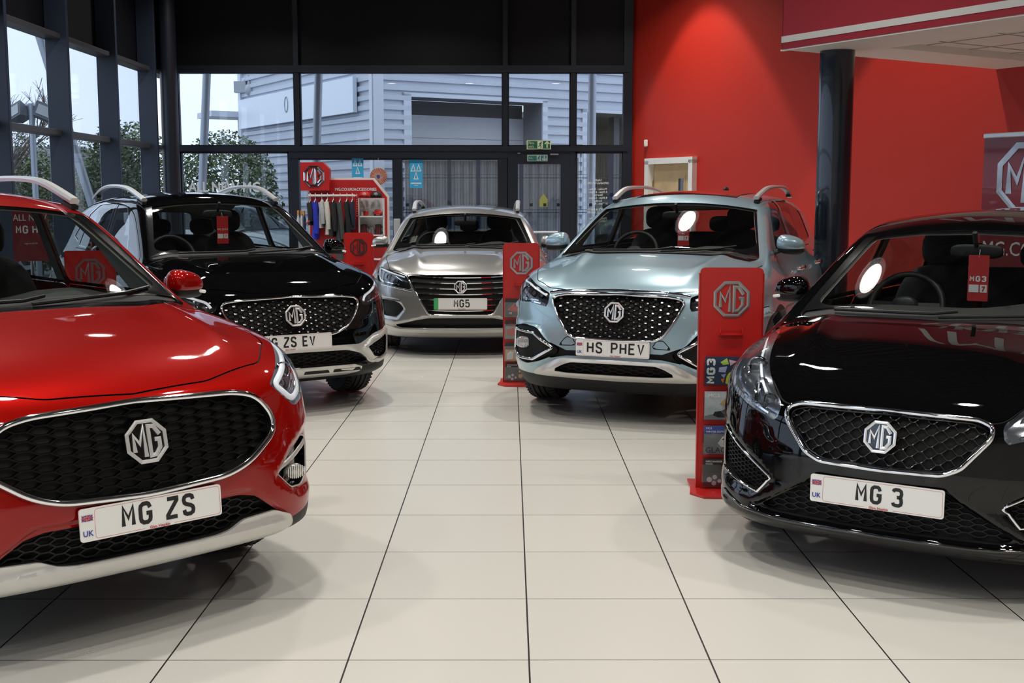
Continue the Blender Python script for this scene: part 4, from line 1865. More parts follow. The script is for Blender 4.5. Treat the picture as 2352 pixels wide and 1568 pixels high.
lbox(m, DB, 5.0, 9.3, -5, -.1, 3.46, 3.6)
m.build('bay_lining', mat('bay_wall', (.36, .35, .32), .7, var=.1), bld)
m = MB()
for s in (5.9, 6.7, 7.5, 8.3):
    lbox(m, DB, s, s + .16, -1.2, -1.0, 0, 3.46)
m.build('steel_stanchion', mat('stanchion_grey', (.10, .11, .13), .5), bld)
m = MB()
lbox(m, DA, .72, 7.80, .07, .16, 3.30, 4.02)
sg = m.build('sign_board', mat('sign_white', (.80, .86, .95), .35), bld)
m = MB()
lbox(m, DA, 3.42, 3.60, .165, .17, 3.55, 3.85)
rg = MB()
ring = [loc(4.45 + .10 * cos(2 * pi * k / 24), DA, .165, 3.70 + .17 * sin(2 * pi * k / 24)) for k in range(24)]
rg.sweep(ring, (-DB[0], -DB[1], 0), [(-.015, 0), (.015, 0), (.015, .006), (-.015, .006)], closed=True)
rg.build('sign_letter', mat('sign_grey_letter', (.30, .36, .36), .5), sg)
m = MB()
lbox(m, DA, 8.0, 9.2, -.5, .8, 3.62, 3.76)
lbox(m, DA, 8.05, 8.35, -.3, .0, 0, 3.62)
m.build('side_porch', trimw, bld)
m = MB()
p = loc(7.7, DA, .12, 4.35)
m.box((p[0], p[1], p[2]), (.30, .2, .28))
m.tube([(p[0] + .1, p[1], p[2] + .15), (p[0] + .25, p[1] - .2, p[2] + .25), (p[0] + .3, p[1] - .3, p[2] + .05)], .03)
m.add(*blob((p[0] + .30, p[1] - .30, p[2] - .10), (.13, .13, .15), (16, 10), 1.0)) if 'blob' in globals() else None
m.build('camera_dome', mat('cctv_grey', (.45, .47, .5), .4), bld, smooth=40)

# leaning steel poles of the roof overhang
pm = mat('pole_grey', (.42, .46, .53), .4, metal=.3)
for (a, b2, lab) in (((-4.72, 19.2, 5.2), (-5.10, 19.2, 0), 'leaning grey steel pole outside the left back pane'),
                     ((-2.98, 19.2, 5.2), (-3.22, 19.2, 0), 'leaning grey steel pole outside the middle back pane'),
                     ((1.33, 19.2, 5.2), (1.31, 19.2, 0), 'upright grey steel pole outside beside the red wall'),
                     ((-7.30, 18.0, 5.0), (-5.95, 18.0, 0), 'strongly leaning pale pole outside the side glazing')):
    o = MB().tube([a, b2], .065, 14).build('steel_pole', pm, smooth=40)
    tag(o, lab, 'pole')

# welded mesh fence behind the doors
fc = empty('mesh_fence', (0, 20.6, 0))
tag(fc, 'black welded mesh fence with posts outside the glass doors', 'fence')
m = MB()
for x in np.arange(-1.9, 2.4, .052):
    m.bar((x, 0, .05), (x, 0, 2.42), .006)
for z in (.1, .7, 1.3, 1.9, 2.38):
    m.bar((-1.9, -.006, z), (2.4, -.006, z), .012)
    m.bar((-1.9, -.006, z + .05), (2.4, -.006, z + .05), .008)
m.build('wire_mesh', mat('fence_black', (.02, .022, .03), .5), fc)
for x in (-1.05, -.55, .2, 1.0, 1.75):
    MB().box((x, .05, 1.22), (.07, .05, 2.44)).build('fence_post', mat('fence_blue', (.02, .035, .12), .5), fc)
fs = empty('vertical_clad_shed', (0, 22.6, 0))
tag(fs, 'low grey shed with upright ribs behind the mesh fence', 'shed')
m = MB()
V, F = [], []
xs = []
x = -2.0
while x < 1.2:
    for a, o in ((0, 0), (.02, -.03), (.09, -.03), (.11, 0)):
        xs.append((x + a, o))
    x += .16
for xx, o in xs:
    V += [(xx, o, 0), (xx, o, 2.25)]
for i in range(len(xs) - 1):
    F.append((2 * i, 2 * i + 2, 2 * i + 3, 2 * i + 1))
m.add(V, F)
m.build('shed_cladding', mat('shed_grey', (.24, .24, .25), .6, var=.1), fs)
MB().box((-.4, .5, 2.28), (3.4, 1.2, .06)).build('shed_roof', rec, fs)


# trees and hedges
def leafy(name, label, c, r, n, col, seed, stems=True, cat='tree', group=None):
    rng = random.Random(seed)
    e = empty(name, (c[0], c[1], 0))
    tag(e, label, cat, group)
    m = MB()
    for i in range(n):
        while True:
            q = [rng.uniform(-1, 1) for _ in range(3)]
            d = q[0] ** 2 + q[1] ** 2 + q[2] ** 2
            if .12 < d < 1:
                break
        if rng.random() < .5:
            k = (1 / sqrt(d)) * rng.uniform(.78, 1.05)
            q = [a * k for a in q]
        p = (q[0] * r[0], q[1] * r[1], c[2] + q[2] * r[2])
        if p[2] < .1:
            continue
        s = rng.uniform(.030, .062)
        a = rng.uniform(0, 2 * pi)
        b2 = rng.uniform(-.9, .9)
        u = np.array((cos(a), sin(a), b2))
        u /= np.linalg.norm(u)
        w_ = np.cross(u, (rng.uniform(-1, 1), rng.uniform(-1, 1), rng.uniform(-1, 1)))
        w_ /= np.linalg.norm(w_)
        P = np.array(p)
        m.add([P - u * s, P - w_ * s * .45, P + u * s, P + w_ * s * .45], [(0, 1, 2, 3)])
    m.build('foliage', mat('leaf_%d' % (seed % 3), col, .55, var=.35, vscale=4), e)
    if stems:
        b3 = MB()
        for i in range(9):
            a = rng.uniform(0, 2 * pi)
            h0 = c[2] + r[2] * rng.uniform(.2, .8)
            b3.tube([(0, 0, 0), (cos(a) * r[0] * .2, sin(a) * r[1] * .2, c[2] * .5), (cos(a) * r[0] * .6, sin(a) * r[1] * .6, h0)], [.05, .03, .008], 6)
        b3.build('branches', mat('bark', (.10, .075, .05), .9), e)
    return e


for i, (x, y, z, rx, rz, n, s, lab) in enumerate([
        (-5.95, 24.9, 1.45, 1.12, 1.45, 11000, 3, 'leafy green bush outside the left back pane beside the leaning pole'),
        (-8.3, 25.9, 1.5, 1.12, 1.65, 11000, 4, 'leafy bush left of the dark corner column'),
        (-7.75, 23.3, 1.3, .62, 1.7, 7000, 5, 'tall leafy shrub seen through the last side window'),
        (-9.55, 24.0, 1.2, .80, 1.25, 7000, 6, 'leafy shrub seen through the side window beside the leaning pole'),
        (-12.0, 29.4, 1.6, 3.2, 1.6, 9000, 8, 'dense distant green hedge behind the bushes')]):
    leafy('bush', lab, (x, y, z), (rx, rx * .8, rz), n, [(.13, .17, .07), (.17, .21, .09), (.12, .15, .07)][s % 3], s, cat='bush', group='bushes outside the glazing')


def bare(x, y, h, seed, label):
    rng = random.Random(seed)
    m = MB()

    def grow(p, d, l, r, k):
        q = p + d * l
        m.tube([p, (p + q) / 2 + np.array([rng.uniform(-.04, .04) for _ in range(3)]) * l, q], [r, r * .85, r * .65], 5, cap=False)
        if k == 0:
            return
        for _ in range(3 if k > 1 else 4):
            nd = d + np.array([rng.uniform(-.75, .75), rng.uniform(-.75, .75), rng.uniform(-.05, .5)])
            grow(p + (q - p) * rng.uniform(.55, 1), nd / np.linalg.norm(nd), l * rng.uniform(.55, .8), r * .6, k - 1)
    grow(np.array((0, 0, 0.)), np.array((0, 0, 1.)), h * .36, .06, 5)
    o = m.build('bare_tree', mat('bark_grey', (.16, .13, .11), .9))
    o.location = (x, y, -.02)
    tag(o, label, 'tree', 'bare trees outside the side glazing')


bare(-9.2, 21.0, 4.4, 11, 'bare winter tree behind the floodlight mast')
bare(-10.6, 22.5, 3.4, 12, 'smaller bare tree left of the shrubs')

# floodlight mast
fm = empty('floodlight_mast', (-8.15, 20.4, 0))
tag(fm, 'grey mast with two floodlights seen through the side window', 'floodlight')
MB().tube([(0, 0, 0), (0, 0, 3.15)], .05, 12).tube([(-.42, 0, 3.12), (.42, 0, 3.12)], .03, 8).build('mast', pm, fm, smooth=40)
for s in (-1, 1):
    m = MB()
    V = [(-.17, 0, -.10), (.17, 0, -.10), (.13, .3, -.02), (-.13, .3, -.02), (-.19, 0, .17), (.19, 0, .17), (.13, .3, .10), (-.13, .3, .10)]
    m.add(V, [(0, 1, 2, 3), (4, 5, 6, 7), (0, 1, 5, 4), (1, 2, 6, 5), (2, 3, 7, 6), (3, 0, 4, 7)])
    o = m.build('floodlight_head', mat('flood_grey', (.12, .13, .15), .45), fm)
    o.location = (s * .27, -.12, 2.98)
    o.rotation_euler = (radians(-18), radians(s * 22), radians(s * 25))
    MB().box((0, -.006, .03), (.28, .008, .18)).build('lamp_lens', mat('flood_lens', (.45, .47, .48), .2), o)

# fence and low wall far left
lf = MB()
for i in range(46):
    lf.box((-16 + i * .20, 27.0, .72), (.17, .03, 1.45))
tag(lf.build('timber_fence', mat('timber_brown', (.30, .22, .15), .8, var=.3, vscale=6)), 'brown close board fence in the distance beyond the side glazing', 'fence')
rf = empty('distant_shed', (-17.5, 36, 0))
tag(rf, 'low grey roofed shed in the distance behind the bare trees', 'shed')
MB().box((0, 0, 1.0), (9, 4, 2.0)).build('shed_wall', mat('shed_grey'), rf)
V = [(-4.7, -2.3, 1.95), (4.7, -2.3, 1.95), (4.7, 0, 3.1), (-4.7, 0, 3.1), (4.7, 2.3, 1.95), (-4.7, 2.3, 1.95)]
MB().add(V, [(0, 1, 2, 3), (3, 2, 4, 5), (0, 3, 5), (1, 4, 2)]).build('shed_roof', mat('roof_slate', (.20, .21, .23), .7, var=.15), rf)
def cat_half(pts):
    """half outline continued past the centre plane so that x=0 lies well inside"""
    return [(-.3, pts[0][1])] + list(pts) + [(-.3, pts[-1][1])]


def zs_spec(ev=False):
    W, L = .905, 4.32
    gr = [(0, .852), (.38, .838), (.475, .815), (.535, .735), (.525, .675), (.40, .588), (.30, .556), (0, .542)]
    if ev:
        gr = [(0, .850), (.40, .838), (.50, .825), (.515, .785), (.47, .70), (.40, .625), (.30, .580), (0, .562)]
    full = rnd(sym(gr), .05 if not ev else .035, 6)
    half = [p for p in rnd(cat_half(gr), .05 if not ev else .035, 6)]
    fog = [(.535, .520), (.60, .575), (.70, .628), (.765, .610), (.765, .475), (.70, .430), (.615, .445)]
    if ev:
        fog = [(.56, .47), (.62, .50), (.76, .54), (.79, .52), (.775, .39), (.69, .375), (.63, .385)]
    lamp = [(.555, .845), (.62, .888), (.72, .945), (.82, .985), (.875, .955), (.885, .86), (.80, .775), (.67, .748)]
    if ev:
        lamp = [(.530, .825), (.64, .862), (.74, .905), (.83, .945), (.885, .93), (.885, .83), (.74, .795), (.56, .762)]
    mesh = [(0, .470), (.36, .468), (.43, .452), (.565, .352), (.50, .335), (0, .335)]
    if ev:
        mesh = [(0, .455), (.36, .452), (.47, .43), (.58, .362), (.50, .35), (0, .35)]
    skid = [(0, .338), (.26, .338), (.32, .346), (.38, .372), (.52, .378), (.60, .346), (.62, .30), (.52, .266), (0, .266)]
    if ev:
        skid = [(0, .345), (.46, .342), (.53, .318), (.50, .282), (.40, .262), (0, .262)]
    bonnet = rnd([(-.3, .105), (0, .105), (.30, .128), (.57, .215), (.70, .40), (.775, .75), (.79, 1.02), (.76, 1.09), (.60, 1.05), (0, 1.0), (-.3, 1.0)], .03)
    ws = rnd([(-.3, 1.05), (0, 1.05), (.64, 1.075), (.725, 1.085), (.705, 1.13), (.562, 1.500), (.53, 1.535), (0, 1.60), (-.3, 1.60)], .015)
    wsg = rnd([(-.3, 1.145), (0, 1.145), (.60, 1.150), (.652, 1.160), (.515, 1.480), (.475, 1.508), (0, 1.522), (-.3, 1.522)], .03)
    sp = dict(
        W=W, L=L, zb=.20, top=1.62, rw=.335, ra=.375, wheels=(.87, 3.455), flare=.020, tw=.215,
        P=[(.15, .42), (.20, .28), (.255, .10), (.29, .03), (.36, .012), (.45, .0), (.55, .0), (.66, .018), (.78, .052), (.86, .085), (.93, .15), (1.0, .27), (1.1, .55)],
        C=(.10, .36, 7),
        H=[(-.1, .83), (.05, .90), (.2, .955), (.4, 1.015), (.7, 1.075), (1.0, 1.115), (1.2, 1.13), (1.6, 1.10), (3.0, 1.06), (4.3, 1.04)],
        crown=(.045, .075),
        ridge=[([(0, .44), (1.2, .60)], .014, .07)],
        tz=[(.15, -.12), (.25, -.07), (.4, -.025), (.6, -.005), (.75, 0), (.9, -.012), (1.0, -.045), (1.1, -.10), (1.2, -.16)],
        ty=[(0, -.035), (.4, -.008), (.8, 0), (3.4, 0), (4.0, -.03), (4.3, -.09)],
        R=[(1.4, 1.47), (1.8, 1.560), (2.2, 1.60), (2.8, 1.605), (3.4, 1.575), (4.0, 1.49)],
        G=[(1.0, .81), (1.15, .745), (1.35, .675), (1.5, .62), (1.6, .56), (1.7, .48)],
        cowl=(1.03, 1.115), head=(1.78, 1.545), rear=(4.25, 1.0, .75), belt=1.07,
        ws=ws, wsg=wsg,
        cowlp=rnd([(-.3, 1.00), (0, 1.00), (.60, 1.05), (.70, 1.09), (.70, 1.13), (.60, 1.13), (-.3, 1.09)], .015),
        side=[rnd([(1.62, 1.12), (1.85, 1.36), (2.05, 1.475), (2.38, 1.51), (2.38, 1.12)], .03),
              rnd([(2.47, 1.12), (2.47, 1.512), (3.0, 1.49), (3.34, 1.40), (3.42, 1.13)], .03),
              rnd([(3.50, 1.16), (3.44, 1.38), (3.58, 1.34), (3.78, 1.20)], .02)],
        rw_poly=rnd([(-.3, 1.12), (.56, 1.12), (.46, 1.42), (-.3, 1.44)], .05),
        front=[('grille', half, .035, 'dark', 'grille_backing'),
               ('lamp', rnd(lamp, .02), .055, 'grey', 'headlight'),
               ('fog', rnd(fog, .02), .045, 'black', 'fog_lamp_surround'),
               ('skid', rnd(cat_half(skid), .012), -.014, 'silver', 'skid_plate'),
               ('mesh', rnd(cat_half(mesh), .012), .05, 'dark', 'lower_intake')],
        split={'lamp': 1, 'fog': 1},
        dents=[(rnd([(.50, .50), (.60, .62), (.74, .68), (.95, .66), (.95, .40), (.66, .38)], .03), .028, .05),
               (rnd([(-.3, .52), (.40, .50), (.52, .42), (.62, .33), (-.3, .33)], .03), .016, .03)],
        clad=[(0, .31), (.25, .36), (.5, .40), (1.2, .30), (4.3, .34)],
        bonnet=bonnet,
        seams=[(bonnet, 'xy', lambda V: np.maximum(.6 - V[:, 2], V[:, 1] - 1.0)),
               (rnd([(1.28, .34), (1.32, .80), (1.34, 1.06), (1.50, 1.10), (2.43, 1.10), (2.43, .75), (2.36, .34)], .05), 'yz', lambda V: .3 - V[:, 0]),
               (rnd([(2.43, 1.10), (3.55, 1.10), (3.40, .85), (3.08, .62), (3.0, .34), (2.36, .34), (2.43, .75)], .05), 'yz', lambda V: .3 - V[:, 0]),
               ([(.47, -.5), (.475, .70), (.60, .765), (1.6, .765), (1.6, -.5)], 'yz', lambda V: np.maximum(.3 - V[:, 0], V[:, 1] - .62))],
        doors=[[(1.28, .32), (1.34, 1.3), (2.0, 1.6), (2.43, 1.6), (2.43, .32)], [(2.43, .32), (2.43, 1.6), (3.6, 1.5), (3.55, 1.08), (3.40, .85), (3.08, .62), (3.0, .32)]],
        zbump=.80,
        grille=dict(full=full, kind='hex', off=.035, c=(0, .70), badge=(0, .722, .148), tilt=radians(-14), bdy=-.004,
                    frames=[(full, .012, .012, .004, 'chrome', 'grille_surround')]),
        meshes=[(rnd(sym(mesh), .01), .050, .028, .014, .005, .030, .016)],
        lamp=dict(bulbs=[(.715, .868, .030, .055), (.665, .828, .020, .045)],
                  guides=[([(.84, .955), (.64, .868), (.60, .845), (.685, .775), (.80, .800), (.855, .86)], .013)],
                  fins=[([(.70, .80), (.84, .885)], .006), ([(.71, .785), (.85, .87)], .006)]),
        fogl=dict(lamp=(.655, .495, .045, .030, .012),
                  trims=[([(.545, .515), (.62, .545), (.70, .575), (.765, .588)], .010, .006, 'silver', False, -.006),
                         (rnd(fog, .02), .0035, .004, 'silver', True, -.002)]),
        plate=(0, .478, 'MG ZS', 'uk'), pfont=(.050, .079, .012, .0145), pspace=.75, ptilt=radians(-4),
        mirror=(.955, 1.50, 1.135, 1.0),
        rails=dict(y=(1.80, 3.50), x=.555, p=2.2, xb=.025, z=pchip([(1.9, 1.545), (2.3, 1.585), (2.8, 1.59), (3.4, 1.56), (3.8, 1.50)]), h=.062),
        wipers=[[(-.50, 1.128), (.0, 1.132), (.10, 1.145)], [(.02, 1.12), (.45, 1.135), (.60, 1.152)]],
    )
    if ev:
        sp['grille'].update(kind='studs', full=full, frames=[(full, .009, .010, .004, 'chrome', 'grille_surround')])
        sp['dents'] = [(rnd([(.50, .46), (.60, .54), (.80, .58), (.98, .56), (.98, .34), (.66, .34)], .03), -.018, .03),
                       (rnd([(-.3, .50), (.40, .48), (.60, .34), (-.3, .34)], .03), .018, .03)]
        ring = [(.52, .465), (.62, .515), (.80, .575), (.835, .55), (.815, .365), (.69, .345), (.60, .365)]
        sp['fogl'] = dict(r=.02, trims=[(ring, .024, .010, 'silver', True, -.002)])
        sp['front'].insert(0, ('chinband', rnd(cat_half([(0, .497), (.38, .492), (.50, .49), (.64, .56), (.93, .60), (.95, .50), (.60, .35), (.50, .425), (.40, .452), (0, .458)]), .02), -.008, 'silver', 'bumper_trim'))
        sp['front'] = [f for f in sp['front'] if f[0] != 'mesh'] + []
        sp['front'].insert(0, ('mesh', rnd(cat_half(mesh), .012), .05, 'dark', 'lower_intake'))
        f_ = [f for f in sp['front'] if f[0] == 'fog'][0]
        sp['front'].remove(f_)
        sp['front'].insert(0, f_)
        sp['meshes'].append((rnd(fog, .02), .030, .022, .008, .003, .028, .012))
        sp['meshes'].append((rnd([(-x, z) for x, z in fog], .02), .030, .022, .008, .003, .028, .012))
        sp['plate'] = (0, .538, 'MG ZS EV', 'uk')
        sp['pfont'] = (.045, .076, .009, .013)
        sp['pcx'] = -.058
        sp['pspace'] = .75
        sp['front'] = [(f[0], f[1], f[2], 'lampblack', f[4]) if f[0] == 'lamp' else f for f in sp['front']]
        sp['lamp'] = dict(bulbs=[(.725, .862, .034, .065), (.64, .828, .026, .05)], guides=[([(.845, .93), (.60, .84), (.58, .80)], .010)], fins=[([(.62, .79), (.80, .83)], .007)])
        sp['meshes'][0] = (rnd(sym(mesh), .01), .050, .028, .014, .004, .034, .012)
        sp['skslots'] = True
    return sp


def side_set(y0, yb, ye, zb, zt, rise=.0):
    """two door windows between the A pillar foot y0, the B pillar yb and the end ye"""
    return [rnd([(y0, zb), (y0 + .26, zb + (zt - zb) * .62), (y0 + .50, zt - .03), (yb - .045, zt), (yb - .045, zb)], .03),
            rnd([(yb + .045, zb), (yb + .045, zt), (ye - .38, zt - .02), (ye - .08, zt - .13), (ye, zb + .03)], .03)]


def door_set(y0, yb, ye, zs, zb):
    a = [(y0, zs), (y0 + .04, zb - .28), (y0 + .05, zb - .04), (y0 + .22, zb), (yb, zb), (yb, zb - .35), (yb - .06, zs)]
    c = [(yb, zb), (ye, zb), (ye - .14, zb - .25), (ye - .46, zb - .46), (ye - .54, zs), (yb - .06, zs), (yb, zb - .35)]
    d = [[(y0 - .0, zs - .02), (y0 + .06, 1.3), (y0 + .7, 1.7), (yb, 1.7), (yb, zb - .35), (yb - .06, zs - .02)],
         [(yb - .06, zs - .02), (yb, zb - .35), (yb, 1.7), (ye, 1.6), (ye, zb), (ye - .14, zb - .25), (ye - .46, zb - .46), (ye - .54, zs - .02)]]
    return [rnd(a, .05), rnd(c, .05)], d


def hs_spec():
    W = .938
    gr = [(0, .895), (.36, .886), (.445, .872), (.470, .845), (.42, .745), (.335, .625), (.285, .597), (0, .590)]
    full = rnd(sym(gr), .022, 5)
    fog = [(.40, .508), (.50, .572), (.575, .655), (.70, .668), (.84, .635), (.855, .50), (.80, .418), (.66, .392), (.55, .418), (.42, .472)]
    band = [(0, .515), (.34, .508), (.47, .556), (.47, .445), (.34, .470), (0, .478)]
    lamp = [(.500, .888), (.60, .925), (.72, .965), (.83, .985), (.885, .95), (.895, .86), (.80, .812), (.66, .820), (.505, .795)]
    inner = [(0, .432), (.30, .430), (.36, .410), (.45, .362), (.33, .352), (0, .352)]
    skid = [(0, .458), (.38, .452), (.46, .425), (.60, .345), (.61, .318), (0, .308)]
    bonnet = rnd([(-.3, .100), (0, .100), (.30, .118), (.52, .165), (.66, .30), (.77, .60), (.82, 1.02), (.80, 1.10), (.60, 1.06), (0, 1.02), (-.3, 1.02)], .03)
    ws = rnd([(-.3, 1.05), (0, 1.05), (.68, 1.08), (.775, 1.10), (.755, 1.15), (.612, 1.495), (.58, 1.525), (0, 1.60), (-.3, 1.60)], .02)
    wsg = rnd([(-.3, 1.165), (0, 1.165), (.66, 1.172), (.725, 1.195), (.595, 1.480), (.55, 1.508), (0, 1.522), (-.3, 1.522)], .03)
    seams, doors = door_set(1.36, 2.46, 3.62, .36, 1.13)
    seams = [(q, 'yz', lambda V: .3 - V[:, 0]) for q in seams]
    return dict(
        W=W, L=4.574, zb=.20, top=1.66, rw=.350, ra=.392, wheels=(.93, 3.65), flare=.022, tw=.235,
        P=[(.15, .24), (.22, .14), (.30, .045), (.38, .0), (.48, .0), (.60, .005), (.72, .025), (.86, .068), (.93, .11), (1.0, .24), (1.1, .55)],
        C=(.12, .40, 6.5),
        H=[(-.1, .86), (.05, .925), (.2, .985), (.4, 1.04), (.7, 1.095), (1.0, 1.14), (1.2, 1.155), (1.6, 1.12), (3.0, 1.09), (4.5, 1.07)],
        crown=(.05, .085), ridge=[([(0, .40), (1.2, .56)], .018, .06)],
        tz=[(.15, -.13), (.25, -.08), (.4, -.03), (.6, -.005), (.75, 0), (.92, -.008), (1.02, -.04), (1.12, -.10), (1.22, -.17)],
        ty=[(0, -.035), (.4, -.008), (.8, 0), (3.6, 0), (4.2, -.03), (4.6, -.09)],
        R=[(1.4, 1.46), (1.8, 1.545), (2.2, 1.605), (2.8, 1.62), (3.5, 1.60), (4.2, 1.52)],
        G=[(1.0, .87), (1.18, .80), (1.38, .725), (1.52, .665), (1.62, .60), (1.72, .52)],
        cowl=(1.06, 1.135), head=(1.84, 1.535), rear=(4.52, 1.02, .75), belt=1.10,
        ws=ws, wsg=wsg, cowlp=rnd([(-.3, 1.02), (0, 1.02), (.60, 1.06), (.75, 1.10), (.75, 1.15), (.60, 1.14), (-.3, 1.11)], .015),
        side=side_set(1.66, 2.50, 3.86, 1.16, 1.53), rw_poly=rnd([(-.3, 1.14), (.60, 1.14), (.50, 1.44), (-.3, 1.46)], .05),
        front=[('inner', rnd(cat_half(inner), .02), .05, 'dark', 'lower_intake'),
               ('grille', rnd(cat_half(gr), .022, 5), .04, 'dark', 'grille_backing'),
               ('lamp', rnd(lamp, .015), .060, 'lampblack', 'headlight'),
               ('fog', rnd(fog, .03), .035, 'plastic', 'fog_lamp_surround'),
               ('band', cat_half(band), .028, 'plastic', 'bumper_band'),
               ('skid', rnd(cat_half(skid), .03), -.016, 'silver', 'skid_plate')],
        split={'lamp': 1, 'fog': 1},
        dents=[(rnd([(.42, .50), (.56, .68), (.95, .70), (.95, .36), (.62, .36), (.46, .46)], .03), -.022, .04),
               (rnd([(-.3, .30), (.30, .30), (.55, .30), (.58, .34), (.40, .46), (-.3, .47)], .03), -.015, .04)],
        clad=[(0, .315), (.25, .32), (.5, .31), (1.2, .28), (4.5, .30)],
        bonnet=bonnet,
        seams=[(bonnet, 'xy', lambda V: np.maximum(.6 - V[:, 2], V[:, 1] - 1.02)),
               ([(.50, -.5), (.50, .78), (.60, .80), (1.6, .80), (1.6, -.5)], 'yz', lambda V: np.maximum(.3 - V[:, 0], V[:, 1] - .66)),
               (rnd([(.265, .545), (.30, .600), (.345, .600), (.40, .540)], .01), 'xz', lambda V: V[:, 1] - .5)] + seams,
        doors=doors, zbump=.82,
        grille=dict(full=full, kind='studs', off=.04, c=(0, .755), badge=(0, .780, .135), tilt=radians(-12), bdy=-.006,
                    frames=[(full, .010, .012, .004, 'chrome', 'grille_surround'),
                            (([(.50, .893), (.44, .905), (.30, .915), (0, .922), (-.30, .915), (-.44, .905), (-.50, .893)],), .012, .006, .003, 'chrome', 'grille_top_strip')]),
        meshes=[(rnd(sym(inner), .02), .050, .028, .014, .004, .034, .012)],
        lamp=dict(bulbs=[(.745, .885, .030, .05), (.665, .875, .022, .045), (.59, .868, .018, .04)],
                  guides=[([(.86, .955), (.74, .952), (.60, .905), (.535, .878)], .007)],
                  fins=[([(.58, .82), (.82, .84)], .010), ([(.60, .84), (.84, .85)], .006)]),
        fogl=dict(r=.012, lamp=(.705, .535, .058, .042, .012),
                  trims=[([(.445, .517), (.60, .615), (.80, .622), (.815, .470), (.745, .428), (.60, .428)], .011, .010, 'chrome', True, .004)]),
        plate=(0, .535, 'HS PHEV', 'uk'), ptilt=radians(-3), pfont=(.049, .078, .013, .0125), pspace=.95, pcx=.022,
        mirror=(.945, 1.50, 1.195, 1.10), indicator=False,
        rails=dict(y=(1.95, 3.70), x=.59, p=2.4, xb=.03, z=pchip([(1.9, 1.545), (2.4, 1.60), (3.0, 1.605), (3.6, 1.575), (4.0, 1.52)]), h=.042),
        wipers=[[(-.50, 1.145), (0, 1.155), (.12, 1.172)], [(.05, 1.145), (.45, 1.165), (.58, 1.185)]],
        sunroof=True)


